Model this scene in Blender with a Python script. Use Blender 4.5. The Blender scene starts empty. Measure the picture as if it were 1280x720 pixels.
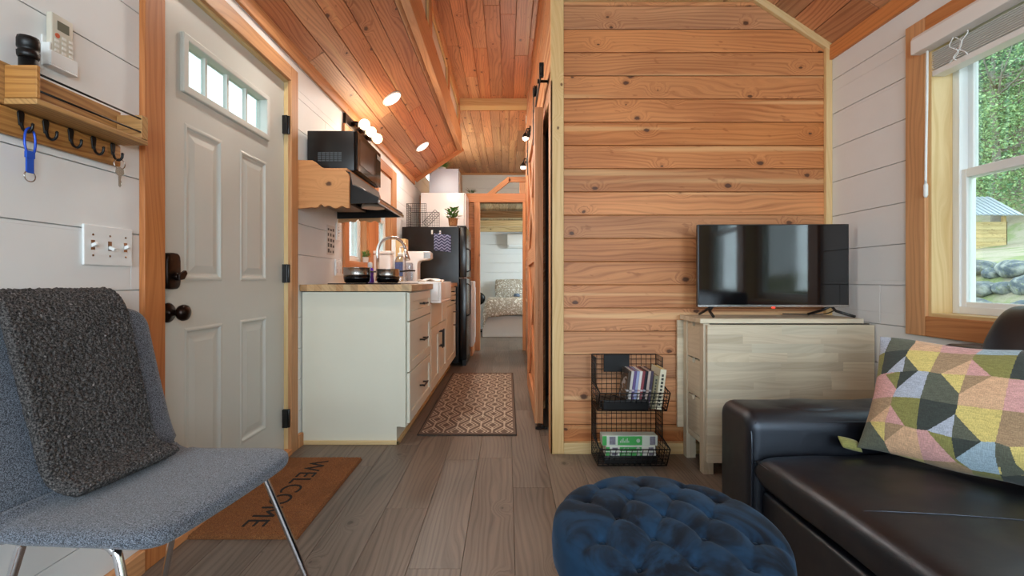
import bpy, bmesh, math, random
from mathutils import Vector, Matrix, noise
PI = math.pi
random.seed(7)
S = bpy.context.scene
C = S.collection

# ------------------------------------------------------------------ camera, world, exposure
cam_d = bpy.data.cameras.new('camera'); cam = bpy.data.objects.new('camera', cam_d); C.objects.link(cam)
cam.location = (0, 0, 0.95); cam.rotation_euler = (PI/2, 0, 0)
cam_d.sensor_width = 36.0; cam_d.lens = 36.0*570/1280
cam_d.shift_x = 6/1280; cam_d.shift_y = -9/1280
cam_d.clip_start = 0.02; cam_d.clip_end = 300
S.camera = cam
S.view_settings.view_transform = 'Standard'; S.view_settings.look = 'None'
S.view_settings.gamma = 1.0; S.view_settings.use_curve_mapping = False
S.view_settings.exposure = 0.0
W = bpy.data.worlds.new('sky'); S.world = W; W.use_nodes = True
wn = W.node_tree.nodes; wl = W.node_tree.links
bg = wn['Background']; bg.inputs['Color'].default_value = (0.80, 0.92, 1.0, 1); bg.inputs['Strength'].default_value = 3.6
try:
    S.cycles.max_bounces = 8; S.cycles.diffuse_bounces = 5; S.cycles.transparent_max_bounces = 12
    S.cycles.caustics_reflective = False; S.cycles.caustics_refractive = False
    S.cycles.sample_clamp_indirect = 6.0
except Exception: pass

def area(name, loc, direction, sx, sy, power, col=(1, 1, 1), spread=None, portal=False):
    l = bpy.data.lights.new(name, 'AREA'); l.shape = 'RECTANGLE'; l.size = sx; l.size_y = sy
    l.energy = power; l.color = col
    if spread: l.spread = spread
    o = bpy.data.objects.new(name, l); C.objects.link(o); o.location = loc
    o.rotation_euler = Vector(direction).to_track_quat('-Z', 'Y').to_euler()
    if portal: l.cycles.is_portal = True
    return o
DAY = (0.76, 0.90, 1.0)
# fill lamps added at unseen openings behind the viewer and in the bedroom
area('rear_fill', (-0.45, -1.62, 1.35), (0, 1, 0.05), 0.95, 1.15, 44, DAY)
area('rear_fill', (1.05, -1.62, 1.35), (0, 1, 0.05), 0.95, 1.15, 44, DAY)
area('bedroom_fill', (1.86, 7.5, 1.4), (-1, 0, -0.1), 1.0, 0.9, 85, DAY)
area('loft_window_daylight', (-1.30, 7.05, 2.70), (1, 0, -0.1), 1.5, 0.45, 60, (1, 0.93, 0.84))
# portals guide the sky's own light in through the real openings
area('window_portal', (1.93, 1.06, 1.38), (-1, 0, 0), 1.9, 1.2, 1, portal=True)
area('window_portal', (-1.34, 4.05, 1.56), (1, 0, 0), 1.5, 1.0, 1, portal=True)

# ------------------------------------------------------------------ helpers
def srgb(h):
    h = h.lstrip('#'); c = [int(h[i:i+2], 16)/255 for i in (0, 2, 4)]
    return tuple(x/12.92 if x <= 0.04045 else ((x+0.055)/1.055)**2.4 for x in c) + (1.0,)

class MB:
    def __init__(s): s.v = []; s.f = []; s.g = []; s.r = []; s.m = []; s.smooth = []
    def add(s, vs, fs, mat=0, grain=None, rnd=None, smooth=False):
        b = len(s.v); s.v += [Vector(p) for p in vs]
        s.f += [tuple(i+b for i in f) for f in fs]; s.m += [mat]*len(fs); s.smooth += [smooth]*len(fs)
        if grain is None:
            off = Vector((random.uniform(0, 40), random.uniform(0, 40), 0)); grain = [Vector(p)+off for p in vs]
        s.g += grain
        rr = random.random() if rnd is None else rnd
        s.r += [rr]*len(vs)
        return s
    def obox(s, o, U, V, N, a, b, c, mat=0, rnd=None, grain='auto'):
        """box from corner o along unit axes U,V,N with sizes a,b,c; grain follows the longest side"""
        o = Vector(o); U = Vector(U); V = Vector(V); N = Vector(N)
        ps = []; loc = []
        for k in (0, 1):
            for j in (0, 1):
                for i in (0, 1):
                    ps.append(o+U*a*i+V*b*j+N*c*k); loc.append((a*i, b*j, c*k))
        fs = [(0, 2, 3, 1), (4, 5, 7, 6), (0, 1, 5, 4), (2, 6, 7, 3), (0, 4, 6, 2), (1, 3, 7, 5)]
        if U.cross(V).dot(N) < 0: fs = [tuple(reversed(f)) for f in fs]
        dims = (a, b, c)
        order = sorted(range(3), key=lambda i: -dims[i]) if grain == 'auto' else {'U': (0, 1, 2), 'V': (1, 0, 2), 'N': (2, 0, 1)}[grain]
        off = Vector((random.uniform(0, 60), random.uniform(0, 60), 0))
        gr = [Vector((l[order[0]], l[order[1]], l[order[2]]))+off for l in loc]
        return s.add(ps, fs, mat, gr, rnd)
    def box(s, x0, x1, y0, y1, z0, z1, mat=0, rnd=None, grain='auto'):
        if x1 < x0: x0, x1 = x1, x0
        if y1 < y0: y0, y1 = y1, y0
        if z1 < z0: z0, z1 = z1, z0
        return s.obox((x0, y0, z0), (1, 0, 0), (0, 1, 0), (0, 0, 1), x1-x0, y1-y0, z1-z0, mat, rnd, grain)
    def cyl(s, p0, p1, r0, r1=None, n=16, mat=0, caps=True, smooth=True):
        p0 = Vector(p0); p1 = Vector(p1); r1 = r0 if r1 is None else r1
        return s.tube([p0, p1], [r0, r1], n, mat, caps, smooth)
    def tube(s, pts, r, n=8, mat=0, caps=True, smooth=True):
        pts = [Vector(p) for p in pts]; k = len(pts)
        rs = r if isinstance(r, (list, tuple)) else [r]*k
        vs = []; prev = None
        for i, p in enumerate(pts):
            t = (pts[min(i+1, k-1)]-pts[max(i-1, 0)])
            t = t.normalized() if t.length > 1e-9 else Vector((0, 0, 1))
            if prev is None:
                a = Vector((0, 0, 1)) if abs(t.z) < 0.9 else Vector((1, 0, 0))
                x = t.cross(a).normalized()
            else:
                x = (prev - t*prev.dot(t)); x = x.normalized() if x.length > 1e-6 else t.orthogonal().normalized()
            prev = x; y = t.cross(x)
            for j in range(n):
                an = 2*PI*j/n; vs.append(p+(x*math.cos(an)+y*math.sin(an))*rs[i])
        fs = []
        for i in range(k-1):
            for j in range(n):
                fs.append((i*n+j, i*n+(j+1) % n, (i+1)*n+(j+1) % n, (i+1)*n+j))
        s.add(vs, fs, mat, smooth=smooth)
        if caps:
            b = len(s.v)-len(vs)
            s.f += [tuple(b+j for j in reversed(range(n))), tuple(b+(k-1)*n+j for j in range(n))]; s.m += [mat]*2; s.smooth += [False]*2
        return s
    def lathe(s, prof, c=(0, 0, 0), axis='Z', n=32, mat=0, smooth=True):
        """prof: list of (r, h) bottom to top"""
        c = Vector(c); A = {'Z': ((1, 0, 0), (0, 1, 0), (0, 0, 1)), 'X': ((0, 1, 0), (0, 0, 1), (1, 0, 0)), 'Y': ((0, 0, 1), (1, 0, 0), (0, 1, 0))}
        ax = A[axis] if isinstance(axis, str) else axis
        X, Y, Z = [Vector(q) for q in ax]; vs = []
        for r, h in prof:
            for j in range(n):
                an = 2*PI*j/n; vs.append(c+X*math.cos(an)*max(r, 1e-5)+Y*math.sin(an)*max(r, 1e-5)+Z*h)
        k = len(prof); fs = []
        for i in range(k-1):
            for j in range(n): fs.append((i*n+j, i*n+(j+1) % n, (i+1)*n+(j+1) % n, (i+1)*n+j))
        s.add(vs, fs, mat, smooth=smooth)
        b = len(s.v)-len(vs)
        s.f += [tuple(b+j for j in reversed(range(n))), tuple(b+(k-1)*n+j for j in range(n))]; s.m += [mat]*2; s.smooth += [False]*2
        return s
    def prism(s, poly, o, U, V, N, depth, mat=0, smooth=False, rnd=None):
        """polygon (list of (u,v)) in plane o,U,V pushed along N"""
        o = Vector(o); U = Vector(U); V = Vector(V); N = Vector(N); n = len(poly)
        vs = [o+U*u+V*v for u, v in poly]+[o+U*u+V*v+N*depth for u, v in poly]
        fs = [tuple(reversed(range(n))), tuple(range(n, 2*n))]+[(i, (i+1) % n, n+(i+1) % n, n+i) for i in range(n)]
        area2 = sum(poly[i][0]*poly[(i+1) % n][1]-poly[(i+1) % n][0]*poly[i][1] for i in range(n))
        if (area2 < 0) != (U.cross(V).dot(N) < 0): fs = [tuple(reversed(f)) for f in fs]
        off = Vector((random.uniform(0, 60), random.uniform(0, 60), 0))
        gr = [Vector((u, v, 0))+off for u, v in poly]+[Vector((u, v, depth))+off for u, v in poly]
        return s.add(vs, fs, mat, gr, rnd, smooth)
    def shell(s, fn, nu, nv, T, pu=8.0, pv=8.0, q=0.5, mat=0, matfn=None, cosu=True, cosv=True, Tb=None):
        """closed pad about the surface fn(u,v), u,v in [-1,1], half thickness T fading at the edges"""
        us = [(-math.cos(PI*i/nu) if cosu else -1+2*i/nu) for i in range(nu+1)]
        vv = [(-math.cos(PI*j/nv) if cosv else -1+2*j/nv) for j in range(nv+1)]
        e = 1e-3
        P = {}; top = {}; bot = {}; vs = []; gr = []; fs = []; ms = []
        for i, u in enumerate(us):
            for j, v in enumerate(vv):
                p = Vector(fn(u, v))
                du = Vector(fn(min(u+e, 1), v))-Vector(fn(max(u-e, -1), v)); dv = Vector(fn(u, min(v+e, 1)))-Vector(fn(u, max(v-e, -1)))
                nrm = du.cross(dv); nrm = nrm.normalized() if nrm.length > 1e-12 else Vector((0, 0, 1))
                k = (max(0, 1-abs(u)**pu)*max(0, 1-abs(v)**pv))**q
                tt = T(u, v) if callable(T) else T
                tb = (Tb(u, v) if callable(Tb) else Tb) if Tb is not None else tt
                top[i, j] = len(vs); vs.append(p+nrm*tt*k); gr.append(p.copy())
                if 0 < i < nu and 0 < j < nv:
                    bot[i, j] = len(vs); vs.append(p-nrm*tb*k); gr.append(p.copy())
                else: bot[i, j] = top[i, j]
        for i in range(nu):
            for j in range(nv):
                mt = matfn((us[i]+us[i+1])/2, (vv[j]+vv[j+1])/2) if matfn else mat
                fs.append((top[i, j], top[i+1, j], top[i+1, j+1], top[i, j+1])); ms.append(mt)
                f = (bot[i, j], bot[i, j+1], bot[i+1, j+1], bot[i+1, j])
                if len(set(f)) >= 3 and set(f) != set(fs[-1]): fs.append(tuple(dict.fromkeys(f))); ms.append(mt)
        s.add(vs, fs, 0, gr, None, True); s.m[-len(fs):] = ms
        return s
    def build(s, name, mats, parent=None, bev=0, local=False, seg=2, sub=0, loc=None):
        me = bpy.data.meshes.new(name)
        if parent is not None:
            off = Vector((0, 0, 0)) if local else root_loc(parent)
        elif loc is not None: off = Vector(loc)
        else:
            xs = [p.x for p in s.v]; ys = [p.y for p in s.v]; zs = [p.z for p in s.v]
            off = Vector(((min(xs)+max(xs))/2, (min(ys)+max(ys))/2, min(zs)))
        me.from_pydata([tuple(p-off) for p in s.v], [], s.f)
        if not isinstance(mats, (list, tuple)): mats = [mats]
        for m in mats: me.materials.append(m)
        me.polygons.foreach_set('material_index', s.m)
        me.polygons.foreach_set('use_smooth', s.smooth)
        a = me.attributes.new('grain', 'FLOAT_VECTOR', 'POINT'); a.data.foreach_set('vector', [c for g in s.g for c in g])
        a = me.attributes.new('rnd', 'FLOAT', 'POINT'); a.data.foreach_set('value', s.r)
        me.update(); me.validate()
        o = bpy.data.objects.new(name, me); C.objects.link(o)
        if parent is not None: o.parent = parent
        else: o.location = off
        if bev:
            md = o.modifiers.new('bevel', 'BEVEL'); md.width = bev; md.segments = seg; md.limit_method = 'ANGLE'; md.angle_limit = math.radians(40)
            md.harden_normals = False
            for p in me.polygons: p.use_smooth = p.use_smooth or seg > 2
        if sub:
            md = o.modifiers.new('subdivision', 'SUBSURF'); md.levels = sub; md.render_levels = sub
        return o
def root_loc(o):
    while o.parent is not None: o = o.parent
    return Vector(o.location)
def tag(o, label, cat, group=None, kind=None):
    o['label'] = label; o['category'] = cat
    if group: o['group'] = group
    if kind: o['kind'] = kind
    return o
def thing(name, label, cat, loc=(0, 0, 0), rz=0, group=None, kind=None):
    o = bpy.data.objects.new(name, None); C.objects.link(o); o.location = loc; o.rotation_euler = (0, 0, rz)
    o.empty_display_size = 0.05
    return tag(o, label, cat, group, kind)
def struct(o, label, cat): return tag(o, label, cat, None, 'structure')
def dup(src, loc, rz=None, label=None):
    r = src.copy(); C.objects.link(r); r.location = loc
    if rz is not None: r.rotation_euler = (0, 0, rz)
    if label: r['label'] = label
    def rec(a, b):
        for ch in a.children:
            c = ch.copy(); C.objects.link(c); c.parent = b; rec(ch, c)
    rec(src, r)
    return r
def arc(c, r, a0, a1, n, U=(1, 0, 0), V=(0, 0, 1)):
    c = Vector(c); U = Vector(U); V = Vector(V)
    return [c+U*r*math.cos(a0+(a1-a0)*i/n)+V*r*math.sin(a0+(a1-a0)*i/n) for i in range(n+1)]
def bez(p0, p1, p2, p3, n=12):
    p0, p1, p2, p3 = map(Vector, (p0, p1, p2, p3)); out = []
    for i in range(n+1):
        t = i/n; out.append(p0*(1-t)**3+p1*3*t*(1-t)**2+p2*3*t*t*(1-t)+p3*t**3)
    return out
def smooth_path(pts, n=6):
    pts = [Vector(p) for p in pts]; out = []
    for i in range(len(pts)-1):
        p0 = pts[max(i-1, 0)]; p1 = pts[i]; p2 = pts[i+1]; p3 = pts[min(i+2, len(pts)-1)]
        for k in range(n):
            t = k/n
            out.append(0.5*((2*p1)+(p2-p0)*t+(2*p0-5*p1+4*p2-p3)*t*t+(3*p1-p0-3*p2+p3)*t**3))
    out.append(pts[-1]); return out

# ------------------------------------------------------------------ materials
def nmat(name):
    m = bpy.data.materials.new(name); m.use_nodes = True
    nt = m.node_tree; b = nt.nodes['Principled BSDF']
    return m, nt, b
class NT:
    """tiny node builder"""
    def __init__(s, nt): s.nt = nt
    def n(s, t, **k):
        o = s.nt.nodes.new(t)
        for a, b in k.items():
            if a.startswith('i_'): continue
            setattr(o, a, b)
        return o
    def set(s, sock, v):
        if hasattr(v, 'is_linked') or hasattr(v, 'links'): s.nt.links.new(v, sock)
        else: sock.default_value = v
    def math(s, op, a, b=0.0, c=None, clamp=False):
        o = s.n('ShaderNodeMath', operation=op); o.use_clamp = clamp
        s.set(o.inputs[0], a); s.set(o.inputs[1], b)
        if c is not None: s.set(o.inputs[2], c)
        return o.outputs[0]
    def mr(s, v, a, b, c=0.0, d=1.0, smooth=True):
        o = s.n('ShaderNodeMapRange'); o.interpolation_type = 'SMOOTHSTEP' if smooth else 'LINEAR'
        s.set(o.inputs['Value'], v)
        for k, x in (('From Min', a), ('From Max', b), ('To Min', c), ('To Max', d)): s.set(o.inputs[k], x)
        return o.outputs['Result']
    def mix(s, f, a, b, mode='MIX'):
        o = s.n('ShaderNodeMix', data_type='RGBA', blend_type=mode)
        s.set(o.inputs[0], f); s.set(o.inputs[6], a); s.set(o.inputs[7], b)
        return o.outputs[2]
    def noise(s, vec, scale, detail=2.0, rough=0.5, dist=0.0, dim='3D'):
        o = s.n('ShaderNodeTexNoise', noise_dimensions=dim); s.set(o.inputs['Vector'], vec)
        o.inputs['Scale'].default_value = scale; o.inputs['Detail'].default_value = detail; o.inputs['Roughness'].default_value = rough
        o.inputs['Distortion'].default_value = dist
        return o.outputs['Fac']
    def vor(s, vec, scale, feature='F1', dim='3D', out='Distance'):
        o = s.n('ShaderNodeTexVoronoi', voronoi_dimensions=dim, feature=feature); s.set(o.inputs['Vector'], vec)
        o.inputs['Scale'].default_value = scale; return o.outputs[out]
    def vec(s, x, y, z=0.0):
        o = s.n('ShaderNodeCombineXYZ'); s.set(o.inputs[0], x); s.set(o.inputs[1], y); s.set(o.inputs[2], z); return o.outputs[0]
    def bump(s, h, strength, dist, normal=None):
        o = s.n('ShaderNodeBump'); s.set(o.inputs['Height'], h); o.inputs['Strength'].default_value = strength; o.inputs['Distance'].default_value = dist
        if normal: s.nt.links.new(normal, o.inputs['Normal'])
        return o.outputs[0]
    def attr(s, name, out):
        o = s.n('ShaderNodeAttribute'); o.attribute_name = name; return o.outputs[out]
    def obj(s): return s.n('ShaderNodeTexCoord').outputs['Object']
    def sep(s, v):
        o = s.n('ShaderNodeSeparateXYZ'); s.set(o.inputs[0], v); return o.outputs

def wood(name, light, dark, knots=0.5, kcol='3a1c0c', var=0.35, rough=0.55, ring=0.45, ks=1.0, vein=28.0, hue=None, bumpd=0.0008, sap=0.0, sapc='e8bc84', hv=0.014):
    m, nt, b = nmat(name); N = NT(nt)
    g = N.sep(N.attr('grain', 'Vector')); rnd = N.attr('rnd', 'Fac')
    x = g[0]; w = N.math('ADD', g[1], g[2])
    ro = N.math('MULTIPLY', rnd, 17.3)
    kv = N.vec(N.math('MULTIPLY', x, 4.2*ks), N.math('MULTIPLY', w, 6.5*ks))
    vn = N.n('ShaderNodeTexVoronoi', voronoi_dimensions='2D', feature='F1'); N.set(vn.inputs['Vector'], kv); vn.inputs['Scale'].default_value = 1.0
    kd = vn.outputs['Distance']; krnd = N.sep(vn.outputs['Color'])[0]
    kd = N.math('ADD', kd, N.math('MULTIPLY', N.math('SUBTRACT', N.noise(N.vec(N.math('MULTIPLY', x, 55), N.math('MULTIPLY', w, 70)), 1.0, 2.0), 0.5), 0.07))
    pick = N.math('LESS_THAN', krnd, knots)
    ksz = N.mr(krnd, 0.0, max(knots, 0.01), 0.30, 0.95, False)
    near = N.math('MULTIPLY', N.mr(kd, 0.0, 0.36, 1.0, 0.0), pick)
    low = N.noise(N.vec(N.math('MULTIPLY', x, 0.9), N.math('MULTIPLY', w, 5.0), ro), 1.0, 2.0)
    ph = N.math('ADD', N.math('MULTIPLY', w, vein), N.math('MULTIPLY', low, 9.0))
    ph = N.math('ADD', ph, N.math('MULTIPLY', near, 3.4))
    rg = N.math('ADD', N.math('MULTIPLY', N.math('SINE', N.math('MULTIPLY', ph, 2*PI)), 0.5), 0.5)
    rg = N.math('POWER', rg, 2.5)
    fine = N.noise(N.vec(N.math('MULTIPLY', x, 3.0), N.math('MULTIPLY', ph, 3.5), ro), 1.0, 4.0, 0.65)
    broad = N.noise(N.vec(N.math('MULTIPLY', x, 1.0), N.math('MULTIPLY', w, 4.0), ro), 1.3, 1.0)
    f = N.math('ADD', N.math('MULTIPLY', rg, ring), N.math('MULTIPLY', fine, 1-ring))
    f = N.math('ADD', N.math('MULTIPLY', f, 0.62), N.math('MULTIPLY', broad, 0.42), clamp=True)
    col = N.mix(N.mr(f, 0.25, 0.85), srgb(light), srgb(dark))
    sapn = N.noise(N.vec(N.math('MULTIPLY', x, 0.3), N.math('MULTIPLY', w, 13.0), ro), 1.0, 1.0)
    if sap: col = N.mix(N.mr(sapn, 0.60, 0.68, 0.0, sap), col, srgb(sapc))
    fk = N.noise(N.vec(N.math('MULTIPLY', x, 11.0), N.math('ADD', N.math('MULTIPLY', w, 30.0), N.math('MULTIPLY', x, 5.0)), ro), 1.0, 2.0, 0.6)
    if knots > 0.2: col = N.mix(N.mr(fk, 0.64, 0.76, 0.0, 0.6), col, srgb(dark))
    v2 = N.math('ADD', N.math('MULTIPLY', rnd, var), 1-var*0.55)
    col = N.mix(1.0, col, N.n('ShaderNodeCombineColor').outputs[0], 'MULTIPLY') if False else col
    hs = N.n('ShaderNodeHueSaturation'); N.set(hs.inputs['Color'], col); N.set(hs.inputs['Value'], v2)
    r2 = N.math('FRACT', N.math('MULTIPLY', rnd, 7.77))
    N.set(hs.inputs['Hue'], N.math('ADD', N.math('MULTIPLY', r2, hv), 0.5-hv/2)); N.set(hs.inputs['Saturation'], N.math('ADD', N.math('MULTIPLY', r2, -0.16), 1.06))
    col = hs.outputs[0]
    halo = N.math('MULTIPLY', N.mr(kd, 0.02, 0.2, 0.55, 0.0), pick)
    col = N.mix(N.math('MULTIPLY', halo, ksz), col, srgb(dark))
    core = N.math('MULTIPLY', N.mr(N.math('DIVIDE', kd, ksz), 0.06, 0.12, 1.0, 0.0), pick)
    col = N.mix(N.math('MULTIPLY', core, 0.85), col, srgb(kcol))
    N.set(b.inputs['Base Color'], col); b.inputs['Roughness'].default_value = rough
    N.set(b.inputs['Normal'], N.bump(fine, 0.35, bumpd))
    return m
def plain(name, col, rough=0.5, metal=0.0, noise_amt=0.06, scale=8.0, bumps=0.0, bscale=60.0, coat=0.0, spec=None, em=None, ems=0.0):
    m, nt, b = nmat(name); N = NT(nt); o = N.obj()
    c = srgb(col); n1 = N.noise(o, scale, 3.0)
    d = tuple(x*(1-noise_amt*2) for x in c[:3])+(1,)
    N.set(b.inputs['Base Color'], N.mix(n1, c, d)); b.inputs['Roughness'].default_value = rough; b.inputs['Metallic'].default_value = metal
    if bumps: N.set(b.inputs['Normal'], N.bump(N.noise(o, bscale, 3.0), 0.5, bumps))
    if coat: b.inputs['Coat Weight'].default_value = coat; b.inputs['Coat Roughness'].default_value = 0.15
    if spec is not None: b.inputs['Specular IOR Level'].default_value = spec
    if em: b.inputs['Emission Color'].default_value = srgb(em); b.inputs['Emission Strength'].default_value = ems
    return m
def emis(name, col, s):
    m, nt, b = nmat(name); b.inputs['Base Color'].default_value = srgb(col); b.inputs['Emission Color'].default_value = srgb(col); b.inputs['Emission Strength'].default_value = s
    return m
def glass(name, tint=(0.93, 0.98, 0.97, 1), gl=0.08):
    m, nt, b = nmat(name); nt.nodes.remove(b); out = nt.nodes['Material Output']
    t = nt.nodes.new('ShaderNodeBsdfTransparent'); t.inputs[0].default_value = tint
    g = nt.nodes.new('ShaderNodeBsdfGlossy'); g.inputs['Roughness'].default_value = 0.02
    lw = nt.nodes.new('ShaderNodeLayerWeight'); lw.inputs[0].default_value = 0.25
    mm = nt.nodes.new('ShaderNodeMath'); mm.operation = 'MULTIPLY_ADD'; mm.inputs[1].default_value = 0.5; mm.inputs[2].default_value = gl*0.4
    nt.links.new(lw.outputs['Fresnel'], mm.inputs[0])
    mx = nt.nodes.new('ShaderNodeMixShader'); nt.links.new(mm.outputs[0], mx.inputs[0]); nt.links.new(t.outputs[0], mx.inputs[1]); nt.links.new(g.outputs[0], mx.inputs[2])
    nt.links.new(mx.outputs[0], out.inputs[0]); return m

M = {}
M['ceil'] = wood('cedar_ceiling_boards', 'd09468', '8c5230', sap=0.3, knots=0.42, var=0.36, rough=0.5, ring=0.25, vein=40)
M['wall'] = wood('fir_wall_boards', 'd6925a', '98582e', sap=0.6, knots=0.42, var=0.26, hv=0.008, rough=0.55, ring=0.22, vein=42)
M['trim'] = wood('orange_trim_wood', 'd2945e', 'a66a3a', knots=0.10, var=0.2, ring=0.2, vein=40)
M['pine'] = wood('pale_pine_trim', 'e0c592', 'c4a062', knots=0.10, kcol='5a3010', var=0.12, ring=0.15, vein=40)
M['barn'] = wood('barn_door_wood', 'd99e70', 'b0703f', knots=0.1, var=0.2, ring=0.2, vein=40)
M['shelf'] = wood('burnt_pine_shelf', 'c89858', '84562c', knots=0.1, var=0.15, ring=0.25, vein=60)
M['bracket'] = wood('varnished_pine', 'd09c68', 'a87444', knots=0.9, var=0.1, ring=0.2, ks=1.0)
M['birch'] = wood('whitewashed_birch', 'dfd4bc', 'bdae90', knots=0.0, var=0.26, rough=0.55, ring=0.12, bumpd=0.0002)
M['butcher'] = wood('butcher_block', 'c8a678', '9c7a50', knots=0.0, var=0.4, rough=0.45, ring=0.2)
M['floor'] = wood('grey_oak_floor', '7c6e62', '463b33', knots=0.12, kcol='3c3028', var=0.12, hv=0.004, rough=0.42, ring=0.22, vein=46, bumpd=0.0006)
M['joist'] = wood('bedroom_joist', 'd6bf92', 'a88a58', knots=0.3, var=0.5)
M['darkwood'] = wood('dark_stained_boards', '3a2a20', '1c130d', knots=0.3, var=0.3)
M['shedwood'] = wood('shed_boards', 'd8c08c', 'b09664', knots=0.4, var=0.2)
M['paint'] = plain('white_wall_paint', 'e6e8e7', 0.5, noise_amt=0.03, bumps=0.0004, bscale=25)
M['cab'] = plain('cabinet_white', 'dcdccc', 0.45, noise_amt=0.02, bumps=0.0002, bscale=90)
M['door'] = plain('door_white', 'c8ccc6', 0.42, noise_amt=0.02, bumps=0.0003, bscale=120)
M['vinyl'] = plain('vinyl_white', 'e8ebea', 0.35, noise_amt=0.02)
M['white'] = plain('white_enamel', 'eceae6', 0.25, noise_amt=0.02)
M['black'] = plain('black_metal', '0e0e0f', 0.4, 0.3, noise_amt=0.1)
M['blackp'] = plain('black_plastic', '121213', 0.3, noise_amt=0.1)
M['blackg'] = plain('black_gloss', '0a0a0b', 0.08, noise_amt=0.05)
M['bronze'] = plain('oiled_bronze', '2a1c16', 0.28, 0.7, noise_amt=0.3, scale=30)
M['chrome'] = plain('chrome', 'd8d8dc', 0.08, 1.0, noise_amt=0.02)
M['steel'] = plain('brushed_steel', 'b8b4b0', 0.25, 1.0, noise_amt=0.05)
M['fridge'] = plain('fridge_black', '0d0d0e', 0.22, noise_amt=0.1, bumps=0.0003, bscale=220)
M['glass'] = glass('window_glass')
M['cglass'] = glass('clear_plastic', (0.85, 0.88, 0.93, 1), 0.3)
M['green'] = plain('plant_green', '6c9a48', 0.5, noise_amt=0.3, scale=40)
M['green2'] = plain('plant_dark_green', '2f5a28', 0.5, noise_amt=0.3, scale=40)
M['dark'] = plain('interior_shade', '1a1512', 0.8)

# ------------------------------------------------------------------ room dimensions
XL, XR, YB, YK, YP, YE = -1.20, 1.79, -1.60, 2.53, 6.25, 9.10
CX = 0.25                         # corridor's right wall face
def planks(mb, o, U, V, N, ul, vl, pw, gap=0.003, th=0.014, holes=(), joint=None, mat=0, backing=0.02, jit=0.35):
    """boards along U stacked along V; N points into the room; o lies on the room face"""
    o = Vector(o); U = Vector(U).normalized(); V = Vector(V).normalized(); N = Vector(N).normalized()
    r = 0
    v = 0.0
    while v < vl-1e-4:
        v1 = min(v+pw, vl)
        cuts = sorted({v, v1} | {h for q in holes for h in (q[2], q[3]) if v < h < v1})
        js = [0.0]
        if joint:
            x = random.uniform(0.15, 1.0)*joint
            while x < ul-0.2: js.append(x); x += joint*random.uniform(1-jit, 1+jit)
        js.append(ul)
        for a, b in zip(js[:-1], js[1:]):
            rr = random.random(); 
            for c0, c1 in zip(cuts[:-1], cuts[1:]):
                segs = [(a, b)]
                for (h0, h1, k0, k1) in holes:
                    if k0 < c1-1e-5 and k1 > c0+1e-5:
                        ns = []
                        for (p, q) in segs:
                            if h1 <= p or h0 >= q: ns.append((p, q)); continue
                            if h0 > p: ns.append((p, h0))
                            if h1 < q: ns.append((h1, q))
                        segs = ns
                for (p, q) in segs:
                    g0 = gap/2 if c0 == v and v > 0 else 0
                    g1 = gap/2 if c1 == v1 and v1 < vl else 0
                    e0 = gap/3 if p in js[1:-1] else 0; e1 = gap/3 if q in js[1:-1] else 0
                    mb.obox(o+U*(p+e0)+V*(c0+g0)-N*th, U, V, N, q-p-e0-e1, c1-c0-g0-g1, th, mat, rr, 'U')
                    mb.obox(o+U*p+V*c0-N*(th+backing), U, V, N, q-p, c1-c0, backing, mat, rr, 'U')
        v = v1
    return mb

# ------------------------------------------------------------------ floor, walls, ceiling
mb = MB(); planks(mb, (XL-0.02, YB, 0), (0, 1, 0), (1, 0, 0), (0, 0, 1), YE-YB, XR-XL+0.04, 0.178, 0.0014, 0.01, joint=1.22)
struct(mb.build('floor', M['floor'], loc=(0, 0, 0), bev=0.0006, seg=1), 'grey-brown wood plank floor running down the hall', 'floor')

LH = [(1.565-YB, 2.50-YB, 0.0, 2.045), (3.42-YB, 3.90-YB, 1.09, 2.00), (4.20-YB, 4.70-YB, 1.09, 2.00), (6.25-YB, 7.85-YB, 2.46, 2.93)]
mb = MB(); planks(mb, (XL, YB, 0.02), (0, 1, 0), (0, 0, 1), (1, 0, 0), 5.85-YB, 2.26, 0.18, holes=[(a, b, max(c-0.02, 0), d-0.02) for a, b, c, d in LH], joint=3.4)
planks(mb, (XL, 5.85, 0.02), (0, 1, 0), (0, 0, 1), (1, 0, 0), YE-5.85, 3.1, 0.18, holes=[(a-(5.85-YB), b-(5.85-YB), c-0.02, d-0.02) for a, b, c, d in LH[3:]])
mb.box(XL-0.03, XL, YB, YE, 0, 0.02)
struct(mb.build('wall_left', M['paint'], loc=(XL, 0, 0), bev=0.0012, seg=1), 'white shiplap wall on the left, with the entry door', 'wall')
RH = [(1.13-YB, 1.935-YB, 0.80, 1.985), (0.22-YB, 1.02-YB, 0.80, 1.985), (7.0-YB, 8.0-YB, 0.95, 1.85)]
mb = MB(); planks(mb, (XR, YB, -0.005), (0, 1, 0), (0, 0, 1), (-1, 0, 0), YE-YB, 2.31, 0.187, holes=[(a, b, c+0.005, d+0.005) for a, b, c, d in RH], joint=3.9)
mb.box(XR, XR+0.03, YK, YE, 2.3, 3.15)
struct(mb.build('wall_right', M['paint'], loc=(XR, 0, 0), bev=0.0012, seg=1), 'white shiplap wall on the right, with the large window', 'wall')
# the wall behind the viewer, two openings added for the fill lamps
mb = MB(); planks(mb, (XL-0.03, YB, 0), (1, 0, 0), (0, 0, 1), (0, 1, 0), XR-XL+0.06, 3.2, 0.186, holes=[(0.30, 1.25, 0.78, 1.93), (1.80, 2.75, 0.78, 1.93)])
struct(mb.build('wall_rear', M['paint'], loc=(0, YB, 0), bev=0.0012, seg=1), 'white shiplap wall behind the viewer', 'wall')
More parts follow.
